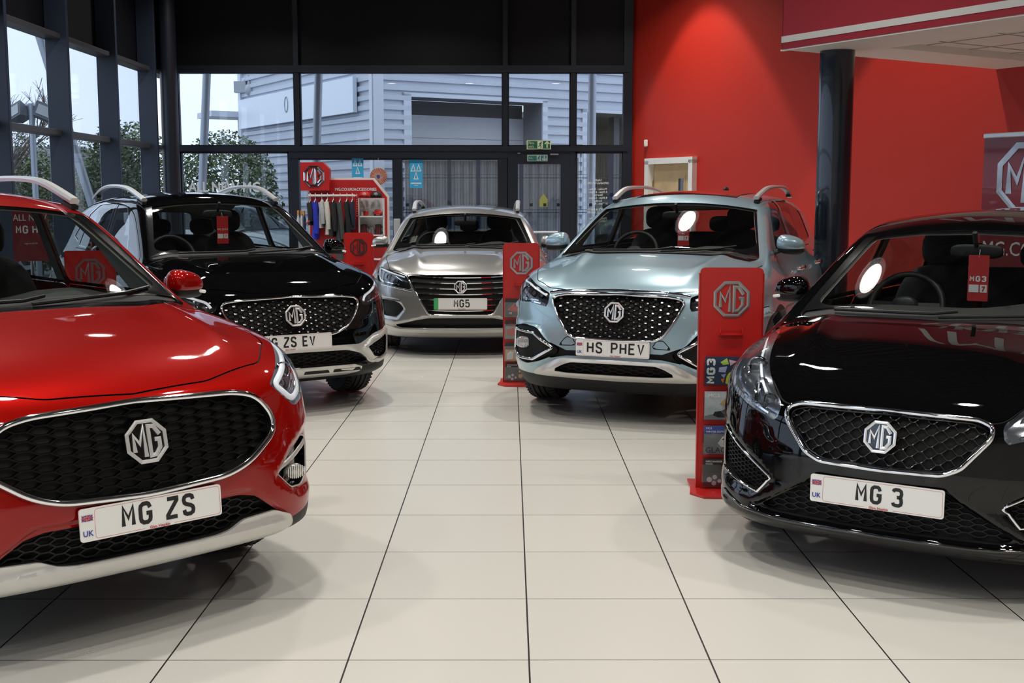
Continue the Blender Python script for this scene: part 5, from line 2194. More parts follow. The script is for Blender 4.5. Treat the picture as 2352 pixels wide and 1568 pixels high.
def mg5_spec():
    W = .909
    gr = [(0, .805), (.30, .803), (.525, .795), (.455, .665), (.325, .440), (.300, .418), (0, .418)]
    full = rnd(sym(gr), .012, 4)
    fog = [(.555, .475), (.60, .525), (.70, .552), (.82, .555), (.845, .43), (.78, .385), (.64, .385)]
    lamp = [(.535, .793), (.62, .812), (.74, .842), (.84, .862), (.87, .82), (.865, .72), (.76, .695), (.62, .680), (.475, .660)]
    mesh = [(0, .388), (.32, .386), (.45, .362), (.66, .305), (.60, .285), (0, .285)]
    bonnet = rnd([(-.3, .085), (0, .085), (.30, .10), (.54, .165), (.72, .36), (.79, .75), (.80, 1.10), (0, 1.02), (-.3, 1.02)], .04)
    ws = rnd([(-.3, .97), (0, .97), (.66, .99), (.755, 1.0), (.735, 1.05), (.600, 1.36), (.57, 1.390), (0, 1.46), (-.3, 1.46)], .02)
    wsg = rnd([(-.3, 1.065), (0, 1.065), (.64, 1.07), (.690, 1.085), (.560, 1.345), (.52, 1.368), (0, 1.382), (-.3, 1.382)], .03)
    seams, doors = door_set(1.34, 2.42, 3.55, .30, 1.03)
    seams = [(q, 'yz', lambda V: .3 - V[:, 0]) for q in seams]
    return dict(
        W=W, L=4.54, zb=.17, top=1.50, rw=.320, ra=.355, wheels=(.90, 3.565), flare=.018, tw=.205,
        P=[(.13, .20), (.20, .10), (.28, .03), (.35, .0), (.45, .0), (.58, .01), (.70, .04), (.80, .08), (.86, .13), (.93, .27), (1.0, .5)],
        C=(.12, .55, 5.0),
        H=[(-.1, .77), (.05, .825), (.2, .875), (.4, .93), (.7, .99), (1.0, 1.035), (1.2, 1.05), (1.6, 1.02), (3.0, 1.0), (4.5, 1.0)],
        crown=(.05, .08), ridge=[([(0, .38), (1.2, .55)], .018, .06)],
        tz=[(.12, -.12), (.22, -.06), (.4, -.015), (.6, 0), (.75, 0), (.86, -.015), (.95, -.05), (1.05, -.11), (1.15, -.17)],
        ty=[(0, -.05), (.4, -.015), (.8, 0), (3.6, 0), (4.2, -.03), (4.6, -.09)],
        R=[(1.4, 1.33), (1.8, 1.42), (2.2, 1.465), (2.8, 1.475), (3.5, 1.455), (4.2, 1.38)],
        G=[(.95, .86), (1.1, .79), (1.28, .715), (1.4, .655), (1.48, .60), (1.6, .50)],
        cowl=(1.03, 1.03), head=(1.78, 1.405), rear=(4.45, .98, .9), belt=1.0,
        ws=ws, wsg=wsg, cowlp=rnd([(-.3, 1.0), (0, 1.0), (.60, 1.04), (.73, 1.08), (.73, 1.13), (.60, 1.12), (-.3, 1.09)], .015),
        side=side_set(1.62, 2.46, 3.80, 1.05, 1.40), rw_poly=rnd([(-.3, 1.05), (.58, 1.05), (.50, 1.32), (-.3, 1.34)], .05),
        front=[('grille', rnd(cat_half(gr), .012, 4), .05, 'dark', 'grille_backing'),
               ('lamp', rnd(lamp, .015), .055, 'lampblack', 'headlight'),
               ('fog', rnd(fog, .03), .06, 'dark', 'side_intake'),
               ('mesh', rnd(cat_half(mesh), .02), .05, 'dark', 'lower_intake'),
               ('skid', rnd(cat_half([(0, .266), (.60, .27), (.80, .30), (.84, .275), (.66, .238), (0, .236)]), .01), -.012, 'silver', 'front_lip')],
        split={'lamp': 1, 'fog': 1},
        dents=[(rnd([(.52, .46), (.60, .57), (.95, .60), (.95, .36), (.62, .34)], .03), .030, .05),
               (rnd([(-.3, .42), (.34, .41), (.66, .33), (.7, .27), (-.3, .27)], .03), .02, .03)],
        bonnet=bonnet,
        seams=[(bonnet, 'xy', lambda V: np.maximum(.55 - V[:, 2], V[:, 1] - 1.0)),
               ([(.50, -.5), (.50, .66), (.60, .69), (1.6, .69), (1.6, -.5)], 'yz', lambda V: np.maximum(.3 - V[:, 0], V[:, 1] - .62))] + seams,
        doors=doors, zbump=.74,
        grille=dict(full=full, kind='slats', off=.05, c=(0, .62), rows=(.775, .722, .668, .614, .560, .506, .455), badge=(0, .690, .122), tilt=radians(-10), bdy=-.004,
                    frames=[(([(.528, .790), (.455, .665), (.325, .440), (.300, .418), (-.300, .418), (-.325, .440), (-.455, .665), (-.528, .790)],), .009, .008, .004, 'chrome', 'grille_surround')]),
        trims=[([(.80, .690), (.64, .672), (.47, .645)], .007, .006, .004, 'chrome', 'lamp_strip', True),
               ([(.60, .548), (.74, .556), (.845, .545)], .008, .008, .002, 'black', 'intake_lip', True)],
        lamp=dict(bulbs=[(.715, .765, .032, .055), (.635, .745, .022, .045)],
                  guides=[([(.835, .845), (.70, .818), (.56, .785)], .008), ([(.855, .84), (.85, .735), (.80, .715)], .010)],
                  fins=[([(.56, .70), (.78, .72)], .010), ([(.58, .74), (.66, .79)], .006)]),
        plate=(0, .530, 'MG5', 'ev'), ptilt=radians(-2), pfont=(.045, .077, .011, .0125), pcx=.012,
        mirror=(.92, 1.46, 1.075, .95),
        rails=dict(y=(2.0, 3.9), x=.585, xb=.02, z=pchip([(1.9, 1.41), (2.4, 1.445), (3.0, 1.45), (3.6, 1.43), (4.0, 1.38)]), h=.06),
        wipers=[[(-.50, 1.045), (0, 1.05), (.12, 1.066)], [(.05, 1.04), (.45, 1.06), (.58, 1.08)]])


def mg3_spec():
    W = .865
    gr = [(0, .722), (.345, .717), (.398, .697), (.398, .655), (.300, .535), (.235, .505), (0, .500)]
    full = rnd(sym(gr), .022, 5)
    fog = [(.452, .412), (.56, .470), (.735, .565), (.765, .50), (.765, .385), (.66, .345), (.51, .325)]
    lamp = [(.430, .705), (.50, .770), (.60, .855), (.69, .925), (.76, .940), (.80, .88), (.80, .77), (.70, .715), (.56, .670), (.445, .635)]
    mesh = [(0, .440), (.235, .440), (.33, .385), (.50, .282), (.46, .262), (0, .258)]
    bonnet = rnd([(-.3, .075), (0, .075), (.34, .085), (.44, .115), (.62, .34), (.72, .70), (.745, .94), (.72, 1.0), (.58, .97), (0, .92), (-.3, .92)], .03)
    ws = rnd([(-.3, .94), (0, .94), (.60, .975), (.70, .985), (.685, 1.03), (.560, 1.370), (.53, 1.40), (0, 1.47), (-.3, 1.47)], .02)
    wsg = rnd([(-.3, 1.03), (0, 1.03), (.59, 1.035), (.640, 1.05), (.520, 1.350), (.48, 1.375), (0, 1.390), (-.3, 1.390)], .03)
    seams, doors = door_set(1.22, 2.22, 3.2, .28, 1.0)
    seams = [(q, 'yz', lambda V: .3 - V[:, 0]) for q in seams]
    return dict(
        W=W, L=4.05, zb=.17, top=1.50, rw=.300, ra=.335, wheels=(.80, 3.32), flare=.016, tw=.195,
        P=[(.13, .15), (.20, .04), (.24, .0), (.30, .0), (.40, .01), (.50, .012), (.60, .03), (.70, .06), (.77, .10), (.84, .20), (.92, .45)],
        C=(.14, .46, 5.4),
        H=[(-.1, .70), (.05, .745), (.2, .815), (.4, .89), (.7, .96), (1.0, 1.01), (1.2, 1.03), (1.6, 1.0), (3.0, .99), (4.0, 1.0)],
        crown=(.04, .075), ridge=[([(0, .42), (1.2, .56)], .012, .06)],
        tz=[(.12, -.10), (.22, -.05), (.4, -.012), (.6, 0), (.75, 0), (.86, -.015), (.95, -.05), (1.05, -.11), (1.15, -.17)],
        ty=[(0, -.05), (.4, -.015), (.8, 0), (3.2, 0), (3.8, -.03), (4.1, -.09)],
        R=[(1.3, 1.33), (1.7, 1.44), (2.1, 1.490), (2.7, 1.495), (3.3, 1.46), (3.9, 1.37)],
        G=[(.95, .815), (1.1, .745), (1.28, .67), (1.4, .62), (1.5, .555), (1.6, .46)],
        cowl=(.95, 1.005), head=(1.66, 1.415), rear=(3.98, .95, .5), belt=.985,
        ws=ws, wsg=wsg, cowlp=rnd([(-.3, .92), (0, .92), (.58, .97), (.68, 1.0), (.68, 1.05), (.58, 1.05), (-.3, 1.01)], .015),
        side=side_set(1.52, 2.26, 3.42, 1.03, 1.41), rw_poly=rnd([(-.3, 1.03), (.56, 1.03), (.48, 1.34), (-.3, 1.36)], .05),
        front=[('grille', rnd(cat_half(gr), .022, 5), .04, 'dark', 'grille_backing'),
               ('lamp', rnd(lamp, .02), .055, 'grey', 'headlight'),
               ('fog', rnd(fog, .02), .05, 'dark', 'side_intake'),
               ('mesh', rnd(cat_half(mesh), .015), .045, 'dark', 'lower_intake')],
        split={'lamp': 1, 'fog': 1},
        dents=[(rnd([(.42, .38), (.50, .46), (.78, .62), (.95, .62), (.95, .32), (.55, .28)], .03), .025, .06),
               (rnd([(-.3, .455), (.25, .455), (.58, .265), (.5, .24), (-.3, .245)], .02), .02, .03),
               (rnd([(-.3, .235), (.66, .24), (.78, .29), (.90, .27), (.9, .1), (-.3, .1)], .02), -.014, .03)],
        bonnet=bonnet,
        seams=[(bonnet, 'xy', lambda V: np.maximum(.5 - V[:, 2], V[:, 1] - .92)),
               ([(.45, -.5), (.45, .62), (.55, .67), (1.6, .67), (1.6, -.5)], 'yz', lambda V: np.maximum(.3 - V[:, 0], V[:, 1] - .58))] + seams,
        doors=doors, zbump=.70,
        grille=dict(full=full, kind='scales', off=.04, c=(0, .612), badge=(0, .628, .122), tilt=radians(-12), bdy=-.006,
                    frames=[(full, .011, .012, .004, 'chrome', 'grille_surround'),
                            (rnd([(x * .955, .612 + (z - .612) * .90) for x, z in full], .01), .004, .010, -.012, 'black', 'grille_inner_frame')]),
        meshes=[(rnd(sym(mesh), .01), .046, .024, .012, .004, .030, .012), (rnd(fog, .01), .024, .018, .006, .003, .03, .010), (rnd([(-x, z) for x, z in fog], .01), .024, .018, .006, .003, .03, .010)],
        trims=[([(.735, .560), (.60, .490), (.46, .410)], .006, .006, .004, 'chrome', 'intake_trim', True),
               ([(.46, .410), (.452, .400), (.512, .330), (.56, .332), (.75, .372)], .006, .007, .004, 'chrome', 'intake_trim', True),
               ([(0, .238), (.40, .238), (.60, .25), (.72, .285)], .006, .004, .003, 'black', 'splitter', True)],
        lamp=dict(bulbs=[(.645, .810, .042, .06), (.575, .755, .026, .055), (.51, .700, .030, .05)],
                  guides=[([(.775, .915), (.70, .885), (.62, .825), (.53, .745)], .006)],
                  fins=[([(.50, .665), (.66, .720)], .008), ([(.58, .70), (.60, .80)], .008)]),
        plate=(-.005, .398, 'MG 3', 'uk'), ptilt=radians(-2), pfont=(.046, .075, .011, .0135), pcx=.015,
        mirror=(.890, 1.44, 1.075, .98),
        wipers=[[(-.52, 1.015), (-.05, 1.022), (.05, 1.035)], [(-.02, 1.01), (.40, 1.03), (.56, 1.055)]])


# where each car stands: x, y of the middle of its nose and its turn in degrees
CP = dict(red=(-1.236, 3.96, 43.5), ev=(-1.51, 8.29, 32), mg5=(-.48, 11.42, .5), hs=(.70, 7.93, -22), mg3=(1.43, 4.48, -33.5))
# =====================================================================
#  the cars
# =====================================================================
red_paint = mat('red_paint', (.30, .0035, .002), .42, metal=.35, coat=1.0, spec=.0, flake=.015)
black_paint = mat('black_paint', (.0022, .0022, .0026), .5, coat=1.0, crough=.012, spec=.0)
blue_paint = mat('pale_blue_paint', (.35, .50, .575), .30, metal=.45, coat=1.0, flake=.015)
silver_paint = mat('silver_paint', (.46, .455, .44), .30, metal=.75, coat=1.0, flake=.015)
white_paint = mat('white_paint', (.72, .74, .76), .3, coat=1.0)

car_red, B_red = make_car('car', zs_spec(), CP['red'][:2], CP['red'][2], 'metallic red SUV with wide black honeycomb grille, nearest car on the left', red_paint, h=.017)
car_mg3, B_mg3 = make_car('car', mg3_spec(), CP['mg3'][:2], CP['mg3'][2], 'black hatchback with mesh grille and no roof rails beside the nearest brochure stand', black_paint, h=.017)
car_ev, B_ev = make_car('car', zs_spec(True), CP['ev'][:2], CP['ev'][2], 'black SUV with chrome studded grille and silver roof rails behind the red car', black_paint, h=.020)
car_hs, B_hs = make_car('car', hs_spec(), CP['hs'][:2], CP['hs'][2], 'pale blue SUV with chrome studded grille beside the red wall', blue_paint, h=.020)
car_mg5, B_mg5 = make_car('car', mg5_spec(), CP['mg5'][:2], CP['mg5'][2], 'silver estate car with slatted chrome grille and green banded number plate', silver_paint, h=.024)

# panoramic roof glass of the pale blue car
m = MB()
V, F = [], []
nx, ny = 13, 21
for j in range(ny):
    y = 2.02 + 1.25 * j / (ny - 1)
    for i in range(nx):
        x = -.42 + .84 * i / (nx - 1)
        V.append((x, y, 0))
A = np.array(V)
z = np.full(len(A), 1.75)
for _ in range(60):
    v = B_hs.f(A[:, 0], A[:, 1], z)
    z = np.where(v > 1e-4, z - np.clip(v * .9, .0003, .03), z)
A[:, 2] = z + .004
for j in range(ny - 1):
    for i in range(nx - 1):
        F.append((j * nx + i, j * nx + i + 1, (j + 1) * nx + i + 1, (j + 1) * nx + i))
mesh_obj('sunroof', A, F, mat('sunroof_glass', (.01, .01, .012), .04, coat=1), car_hs, 60)
V, F = blob((0, 3.62, B_hs.R(3.6) + .03), (.022, .09, .035), (14, 10), .9, (0, 0), (0, 0))
mesh_obj('roof_aerial', V, F, mat('black_plastic'), car_hs, 60)

# door handles (pale blue and dark cars, outer sides)
for car, b, ys_, z_ in ((car_hs, B_hs, (2.20, 3.22), .985), (car_ev, B_ev, (2.15, 3.10), .93), (car_red, B_red, (2.15, 3.10), .93), (car_mg5, B_mg5, (2.1, 3.1), .90), (car_mg3, B_mg3, (1.95, 2.8), .88)):
    for y in ys_:
        for s in (-1, 1):
            x = float(b.S(np.array(y), np.array(z_)))
            MB().sweep([(s * x, y - .11, z_), (s * (x + .035), y - .08, z_ + .003), (s * (x + .04), y + .05, z_ + .006), (s * (x + .01), y + .10, z_ + .006)], (0, 0, 1), prof(.008, .014, 8)).build('door_handle', mat('chrome'), car, smooth=50)

# slots in the skid plate of the black SUV
for x0, x1 in ((.05, .24), (.28, .50)):
    for s in (-1, 1):
        P = rnd([(x0 + .01, .318), (x1, .318), (x1 + .015, .295), (x0, .295)], .006)
        pts = resample(P, .02)
        Q, N = B_ev.fp(np.array([p[0] for p in pts]), np.array([p[1] for p in pts]), .0)
        mm = MB()
        V = [(s * q[0], q[1] - .016, q[2]) for q in Q]
        mm.add(V, [tuple(range(len(V)))])
        mm.build('skid_slot', mat('shut_line_dark'), car_ev)

# hang tags on the interior mirrors
tagred = mat('tag_red', (.52, .02, .02), .45)
inkw = mat('tag_white', (.80, .80, .78), .5)
for car, sp, x, lines, lab in ((car_hs, hs_spec(), .06, ('HS PLUG', 'IN'), 'red hang tag in the pale blue car behind its windscreen'),
                               (car_ev, zs_spec(True), .03, ('MG ZS EV',), 'red hang tag behind the windscreen of the black SUV'),
                               (car_mg3, mg3_spec(), .02, ('MG3',), 'red hang tag behind the windscreen of the black hatchback'),
                               ):
    yh, zh = sp['head']
    M_ = Matrix.Translation(car.location) @ Matrix.Rotation(car.rotation_euler[2], 4, 'Z')
    p = M_ @ Vector((x, yh - .135, zh - .13))
    t = empty('hang_tag', p, car.rotation_euler[2])
    tag(t, lab, 'tag', 'hang tags on the mirrors')
    MB().prism(rnd([(-.048, -.235), (.048, -.235), (.048, -.01), (-.048, -.01)], .006), 0, .001).build('card', tagred, t)
    MB().tube([(0, 0, -.02), (0, .02, .03)], .0015, 6).build('string', inkw, t)
    m = MB()
    big = len(lines[0]) < 5
    for i, ln in enumerate(lines):
        if big:
            word(m, ln, -.040, -.140, .022, .028, .006, .006, lambda u, v: (u, -.001, v))
        else:
            text_mesh(m, ln, .021, lambda u, v: (u, -.001, -.125 - i * .02 + v), 'CENTER')
    for a, c in ((-.042, -.012), (.010, .042)):
        m.prism([(a if a > 0 else -.042, -.192), (c if a > 0 else .004, -.192), (c if a > 0 else .004, -.155), (a if a > 0 else -.042, -.155)], -.001, -.0005)
    m.build('tag_lettering', inkw, t)
    m = MB()
    text_mesh(m, '7', .034, lambda u, v: (.026 + u, -.0018, -.186 + v), 'CENTER', .001)
    m.build('tag_number', tagred, t)

# cars parked outside ---------------------------------------------------
for (pos, ph, lab) in (((-3.3, 19.9), 62, 'white hatchback parked outside behind the black SUV'),
                       ((-7.5, 18.4), 96, 'white hatchback parked outside beyond the side fins')):
    s_ = mg3_spec()
    for k_ in ('plate', 'meshes', 'trims', 'wipers'):
        s_.pop(k_, None)
    s_['seams'] = []
    s_['front'] = [q for q in s_['front'] if q[0] in ('grille', 'lamp', 'mesh')]
    s_['split'] = {'lamp': 1}
    make_car('car', s_, pos, ph, lab, white_paint, h=.05, simple=True)

# =====================================================================
#  brochure stands
# =====================================================================
stand_red = mat('stand_red', (.50, .012, .010), .38, coat=.25, var=.02)
emb = mat('brushed_emblem', (.50, .49, .50), .28, metal=.9)
acrylic = glass_mat('acrylic', (.95, .97, .97), .8)
INKS = dict(navy=(.03, .045, .09), grey=(.22, .22, .23), dark=(.03, .03, .035), white=(.75, .75, .73), yellow=(.62, .66, .05), red=(.5, .02, .02),
            blue=(.05, .09, .35), pale=(.5, .53, .57), tan=(.55, .33, .16), lilac=(.42, .40, .62), pink=(.65, .38, .48), green=(.45, .6, .12), orange=(.7, .18, .04), bear=(.62, .42, .16))


def ink(n):
    return mat('print_' + n, INKS[n], .35)


def brochure(parent_loc, rz, kind, label, group, w=.205, h=.150):
    e = empty('brochure', parent_loc, rz)
    tag(e, label, 'brochure', group)
    bg = {'yellowcar': 'navy', 'darkcar': 'pale', 'winter': 'grey', 'bear': 'dark', 'redcar': 'dark', 'redtext': 'grey', 'interior': 'tan'}[kind]
    MB().box((0, 0, h / 2), (w, .006, h)).build('cover', ink(bg), e)

    def art(nm, polys, col, d):
        m = MB()
        for p in polys:
            m.prism([(x * w - w / 2, z * h) for x, z in p], -.0035 - d, -.0031)
        m.build(nm, ink(col), e)
    carp = [(.30, .12), (.42, .05), (.70, .0), (1, .0), (1, .50), (.88, .62), (.66, .60), (.52, .44), (.36, .36)]
    if kind == 'yellowcar':
        art('print_car', [[(.52, .06), (.62, .0), (1, .0), (1, .50), (.95, .52), (.72, .52), (.60, .42), (.55, .30)]], 'yellow', .0004)
        art('print_window', [[(.74, .50), (.80, .74), (1, .78), (1, .50)], [(.62, .34), (.70, .40), (.72, .33), (.64, .28)], [(.84, .06), (.98, .12), (.98, .24), (.86, .18)]], 'dark', .0007)
        art('print_green', [[(.38, .80), (.55, .95), (.60, .74), (.46, .70)]], 'green', .0003)
        art('print_pink', [[(.60, .90), (.80, .84), (.64, .68)]], 'pink', .0003)
        art('print_lilac', [[(.36, .62), (.56, .66), (.52, .44), (.34, .46)], [(.40, .36), (.54, .40), (.48, .24)]], 'lilac', .0003)
        art('print_orange', [[(.40, .20), (.50, .24), (.46, .06)]], 'orange', .0003)
        art('print_badge', [[(.84, .66), (1, .66), (1, .95), (.84, .95)]], 'red', .0009)
        m = MB()
        word(m, 'MG3', .006, .0, .040, .046, .007, .0115, lambda u, v: (-w / 2 + .053 - v, -.0045, u))
        m.build('print_title', ink('white'), e)
    elif kind == 'darkcar':
        art('print_scene', [[(.0, .0), (1, .0), (1, .42), (.5, .30), (.0, .12)]], 'grey', .0003)
        art('print_poster', [[(.38, .56), (.56, .80), (1, .92), (1, .50), (.60, .42)]], 'tan', .0004)
        art('print_car', [[(.22, .16), (.34, .08), (.95, .06), (.98, .30), (.80, .44), (.60, .44), (.45, .32), (.26, .28)]], 'dark', .0006)
        m = MB()
        text_mesh(m, 'MG3', .030, lambda u, v: (-w / 2 + .018 + u, -.0045, h - .032 + v), 'LEFT', .0004)
        m.build('print_title', ink('white'), e)
    elif kind == 'winter':
        art('print_band', [[(0, .72), (1, .72), (1, 1), (0, 1)]], 'blue', .0003)
        art('print_car', [[(.36, .38), (.48, .62), (.80, .66), (.98, .44), (.96, .18), (.66, .22), (.44, .26)]], 'white', .0005)
        art('print_window', [[(.46, .50), (.54, .60), (.74, .60), (.70, .50)]], 'dark', .0008)
        m = MB()
        text_mesh(m, 'MG3', .016, lambda u, v: (-w / 2 + .010 + u, -.0045, h - .018 + v), 'LEFT', .0002)
        text_mesh(m, 'WINTER EDITION', .0145, lambda u, v: (-w / 2 + .010 + u, -.0045, h - .036 + v), 'LEFT', .0002)
        m.build('print_title', ink('white'), e)
        m = MB()
        text_mesh(m, 'GLACIER', .042, lambda u, v: (-w / 2 + .008 + u, -.0042, .006 + v), 'LEFT', .0004)
        m.build('print_subtitle', ink('dark'), e)
    elif kind == 'bear':
        def disc(cx, cz, r, rz_=None):
            return [(cx + r * cos(2 * pi * k / 14), cz + (rz_ or r * 1.35) * sin(2 * pi * k / 14)) for k in range(14)]
        art('print_toy', [disc(.75, .78, .10), disc(.67, .88, .035), disc(.83, .88, .035), disc(.62, .28, .09), disc(.88, .28, .09), disc(.75, .42, .10), disc(.60, .55, .05), disc(.9, .55, .05)], 'bear', .0004)
        art('print_scarf', [[(.64, .62), (.86, .62), (.88, .50), (.64, .50)]], 'red', .0007)
        art('print_goods', [disc(.16, .25, .07), disc(.30, .34, .06), disc(.28, .12, .06), disc(.42, .20, .05)], 'pale', .0004)
        m = MB()
        text_mesh(m, 'MERCHANDISE', .013, lambda u, v: (-w / 2 + .012 + u, -.0045, h - .018 + v), 'LEFT', .0003)
        text_mesh(m, 'RANGE', .011, lambda u, v: (-w / 2 + .012 + u, -.0045, h - .030 + v), 'LEFT', .0002)
        m.build('print_title', ink('white'), e)
    elif kind == 'redcar':
        art('print_car', [[(.08, .40), (.20, .30), (.85, .28), (.92, .50), (.74, .58), (.62, .74), (.36, .74), (.24, .56)]], 'red', .0004)
        art('print_window', [[(.32, .58), (.40, .70), (.60, .70), (.66, .58)]], 'dark', .0007)
        m = MB()
        text_mesh(m, 'HS', .022, lambda u, v: (-w / 2 + .03 + u, -.0045, .022 + v), 'LEFT', .0003)
        m.build('print_title', ink('white'), e)
    elif kind == 'redtext':
        art('print_dark', [[(0, .70), (1, .70), (1, 1), (0, 1)]], 'dark', .0003)
        art('print_blob', [[(.05, .2), (.45, .15), (.55, .45), (.30, .6), (.06, .5)]], 'red', .0004)
        m = MB()
        text_mesh(m, 'Plug-in', .026, lambda u, v: (-w / 2 + .03 + u, -.0045, h - .036 + v), 'LEFT', .0003)
        m.build('print_title', ink('red'), e)
    else:
        art('print_seat', [[(.05, .05), (.30, .08), (.34, .46), (.20, .52), (.08, .40)], [(.50, .05), (.80, .08), (.84, .42), (.66, .50)]], 'white', .0004)
        art('print_dark', [[(0, .62), (1, .62), (1, 1), (0, 1)]], 'dark', .0003)
    return e


def stand(px, py, rz, top, label, contents, who, w=.330, chamfer=False, lsz=.185, em=emb):
    e = empty('brochure_stand', (px, py, 0), rz)
    tag(e, label, 'stand')
    if chamfer:
        poly = rnd([(-w / 2, .03), (w / 2, .03), (w / 2, top - .12), (w / 2 - .09, top), (-w / 2, top)], [.002, .002, .004, .004, .012])
    else:
        poly = rnd([(-w / 2, .015), (w / 2, .015), (w / 2, top), (-w / 2, top)], [.002, .002, .030, .030])
    MB().prism(poly, 0, .010).build('back_panel', stand_red, e)
    m = MB()
    m.prism([(w / 2 - .006, .015), (w / 2 + .004, .015), (w / 2 + .004, top - .03), (w / 2 - .006, top - .03)], 0, .045)
    m.prism([(-w / 2 - .004, .015), (-w / 2 + .006, .015), (-w / 2 + .006, top - .03), (-w / 2 - .004, top - .03)], 0, .045)
    m.build('side_flange', stand_red, e)
    base = [(-w / 2 - .03, .02), (-w / 2 - .045, -.10), (-w / 2 + .02, -.19), (w / 2 - .02, -.19), (w / 2 + .045, -.10), (w / 2 + .03, .20), (-w / 2 - .03, .20)]
    MB().prism(base, .002, .014, lambda u, v, d: (u, v, d)).build('base_plate', stand_red, e)
    m = MB()
    zl = top - .165 if not chamfer else top - .16
    badge_mesh(m, lsz, lambda u, v, d: (u, -.001 - d, zl + v), .0025)
    m.build('emblem', em, e)
    m = MB()
    zb_ = top - .335
    m.box((.0, -.020, zb_ + .016), (.120, .004, .006)).box((0, -.011, zb_ - .016), (.13, .022, .004))
    for s in (-1, 1):
        m.tube([(s * .055, -.002, zb_ + .016), (s * .058, -.022, zb_ + .012), (s * .058, -.026, zb_ - .004), (s * .055, -.02, zb_ - .014)], .003, 6)
    m.build('leaflet_clip', stand_red, e)
    ca, sa = cos(rz), sin(rz)
    for z0, kind, lab in contents:
        ho = MB()
        ho.box((-.03, -.034, z0 + .062), (.222, .002, .125)).box((-.03, -.016, z0), (.222, .036, .003))
        ho.box((-.141, -.016, z0 + .062), (.002, .036, .125)).box((.081, -.016, z0 + .062), (.002, .036, .125))
        ho.build('leaflet_pocket', acrylic, e)
        lx, ly = -.03, -.018
        brochure((px + lx * ca - ly * sa, py + lx * sa + ly * ca, z0 + .003), rz, kind, lab, 'brochures on the ' + who)
    return e


stand(1.163, 6.15, radians(-3), 1.19, 'red brochure stand nearest the camera with a big silver octagon emblem',
      [(.570, 'yellowcar', 'navy brochure with large sideways title and a yellow car, top of nearest stand'),
       (.384, 'darkcar', 'brochure with a dark car and tan poster, second pocket of the nearest stand'),
       (.200, 'winter', 'winter edition brochure with blue band and white car on the nearest stand'),
       (.022, 'bear', 'dark merchandise brochure in the bottom pocket of the nearest stand')], 'nearest stand')
stand(.0955, 9.81, radians(-2), 1.18, 'red brochure stand between the silver estate and the pale blue SUV',
      [(.565, 'redcar', 'dark brochure with a red car, top pocket of the stand by the pale blue SUV'),
       (.380, 'redtext', 'grey brochure with red shape, second pocket of the stand by the pale blue SUV'),
       (.195, 'interior', 'brochure showing pale seats, third pocket of the stand by the pale blue SUV'),
       (.020, 'bear', 'brochure with a teddy bear, bottom pocket of the stand by the pale blue SUV')], 'middle stand', w=.300)
stand(-1.685, 13.15, radians(2), 1.170, 'red brochure stand in front of the clothing display',
      [(.565, 'redtext', 'brochure in the top pocket of the stand before the clothing display')], 'far stand', w=.322, em=mat('dark_emblem', (.10, .045, .05), .35, metal=.6))
stand(-3.03, 8.50, radians(12), 1.175, 'red stand with a cut corner seen through the windscreen of the red SUV',
      [], 'left stand', w=.34, chamfer=True, lsz=.20)

# poster seen through the red car
ps = empty('poster_stand', (-4.52, 11.15, 0), radians(22))
tag(ps, 'dark red poster on a pole seen through the red car windscreen', 'poster')
MB().box((0, 0, 1.21), (.31, .012, .50)).build('poster_board', mat('poster_red', (.20, .02, .03), .4), ps)
m = MB()
for i, (t_, s_, z_) in enumerate((('ALL NEW', .085, 1.34), ('MG HS', .105, 1.22))):
    if i == 0:
        text_mesh(m, t_, s_, lambda u, v: (u, -.008, z_ + v), 'CENTER', .0, .82)
    else:
        word(m, t_, -.128, z_, .048, .075, .012, .013, lambda u, v: (u, -.008, v), .5)
text_mesh(m, 'mg.co.uk/hs', .024, lambda u, v: (u, -.008, 1.12 + v), 'CENTER')
m.build('poster_lettering', inkw, ps)
MB().tube([(0, .02, 0), (0, .02, 1.2)], .014).lathe([(.001, .02), (.16, .02), (.17, .0)], (0, .02, 0), 28).build('pole_base', mat('steel'), ps, smooth=40)

# roll-up banner -----------------------------------------------------------
bn = empty('roll_up_banner', (3.98 + .4 * .525, 9.93 - .4 * .851, 0), ang)
tag(bn, 'tall roll-up banner with a giant chrome octagon emblem by the red wall', 'banner')
MB().box((0, 0, 1.06), (.85, .004, 1.98)).build('banner_sheet', mat('banner_red', (.22, .020, .028), .38, coat=.3, var=.04), bn)
MB().box((0, 0, 2.065), (.87, .025, .04), bev=.006).build('top_rail', mat('rail_silver', (.72, .72, .71), .32, metal=.55), bn)
MB().box((0, .0, .04), (.88, .16, .08), bev=.01).build('banner_base', mat('steel'), bn)
m = MB()
badge_mesh(m, .56, lambda u, v, d: (.0 + u, -.004 - d, 1.715 + v), .004)
m.build('emblem', mat('printed_chrome', (.50, .53, .58), .3, metal=.5, var=.35, vscale=5), bn)
m = MB()
text_mesh(m, 'MG.CO.UK', .165, lambda u, v: (-.40 + u, -.006, 1.08 + v), 'LEFT', .001, .90)
m.build('banner_lettering', inkw, bn)

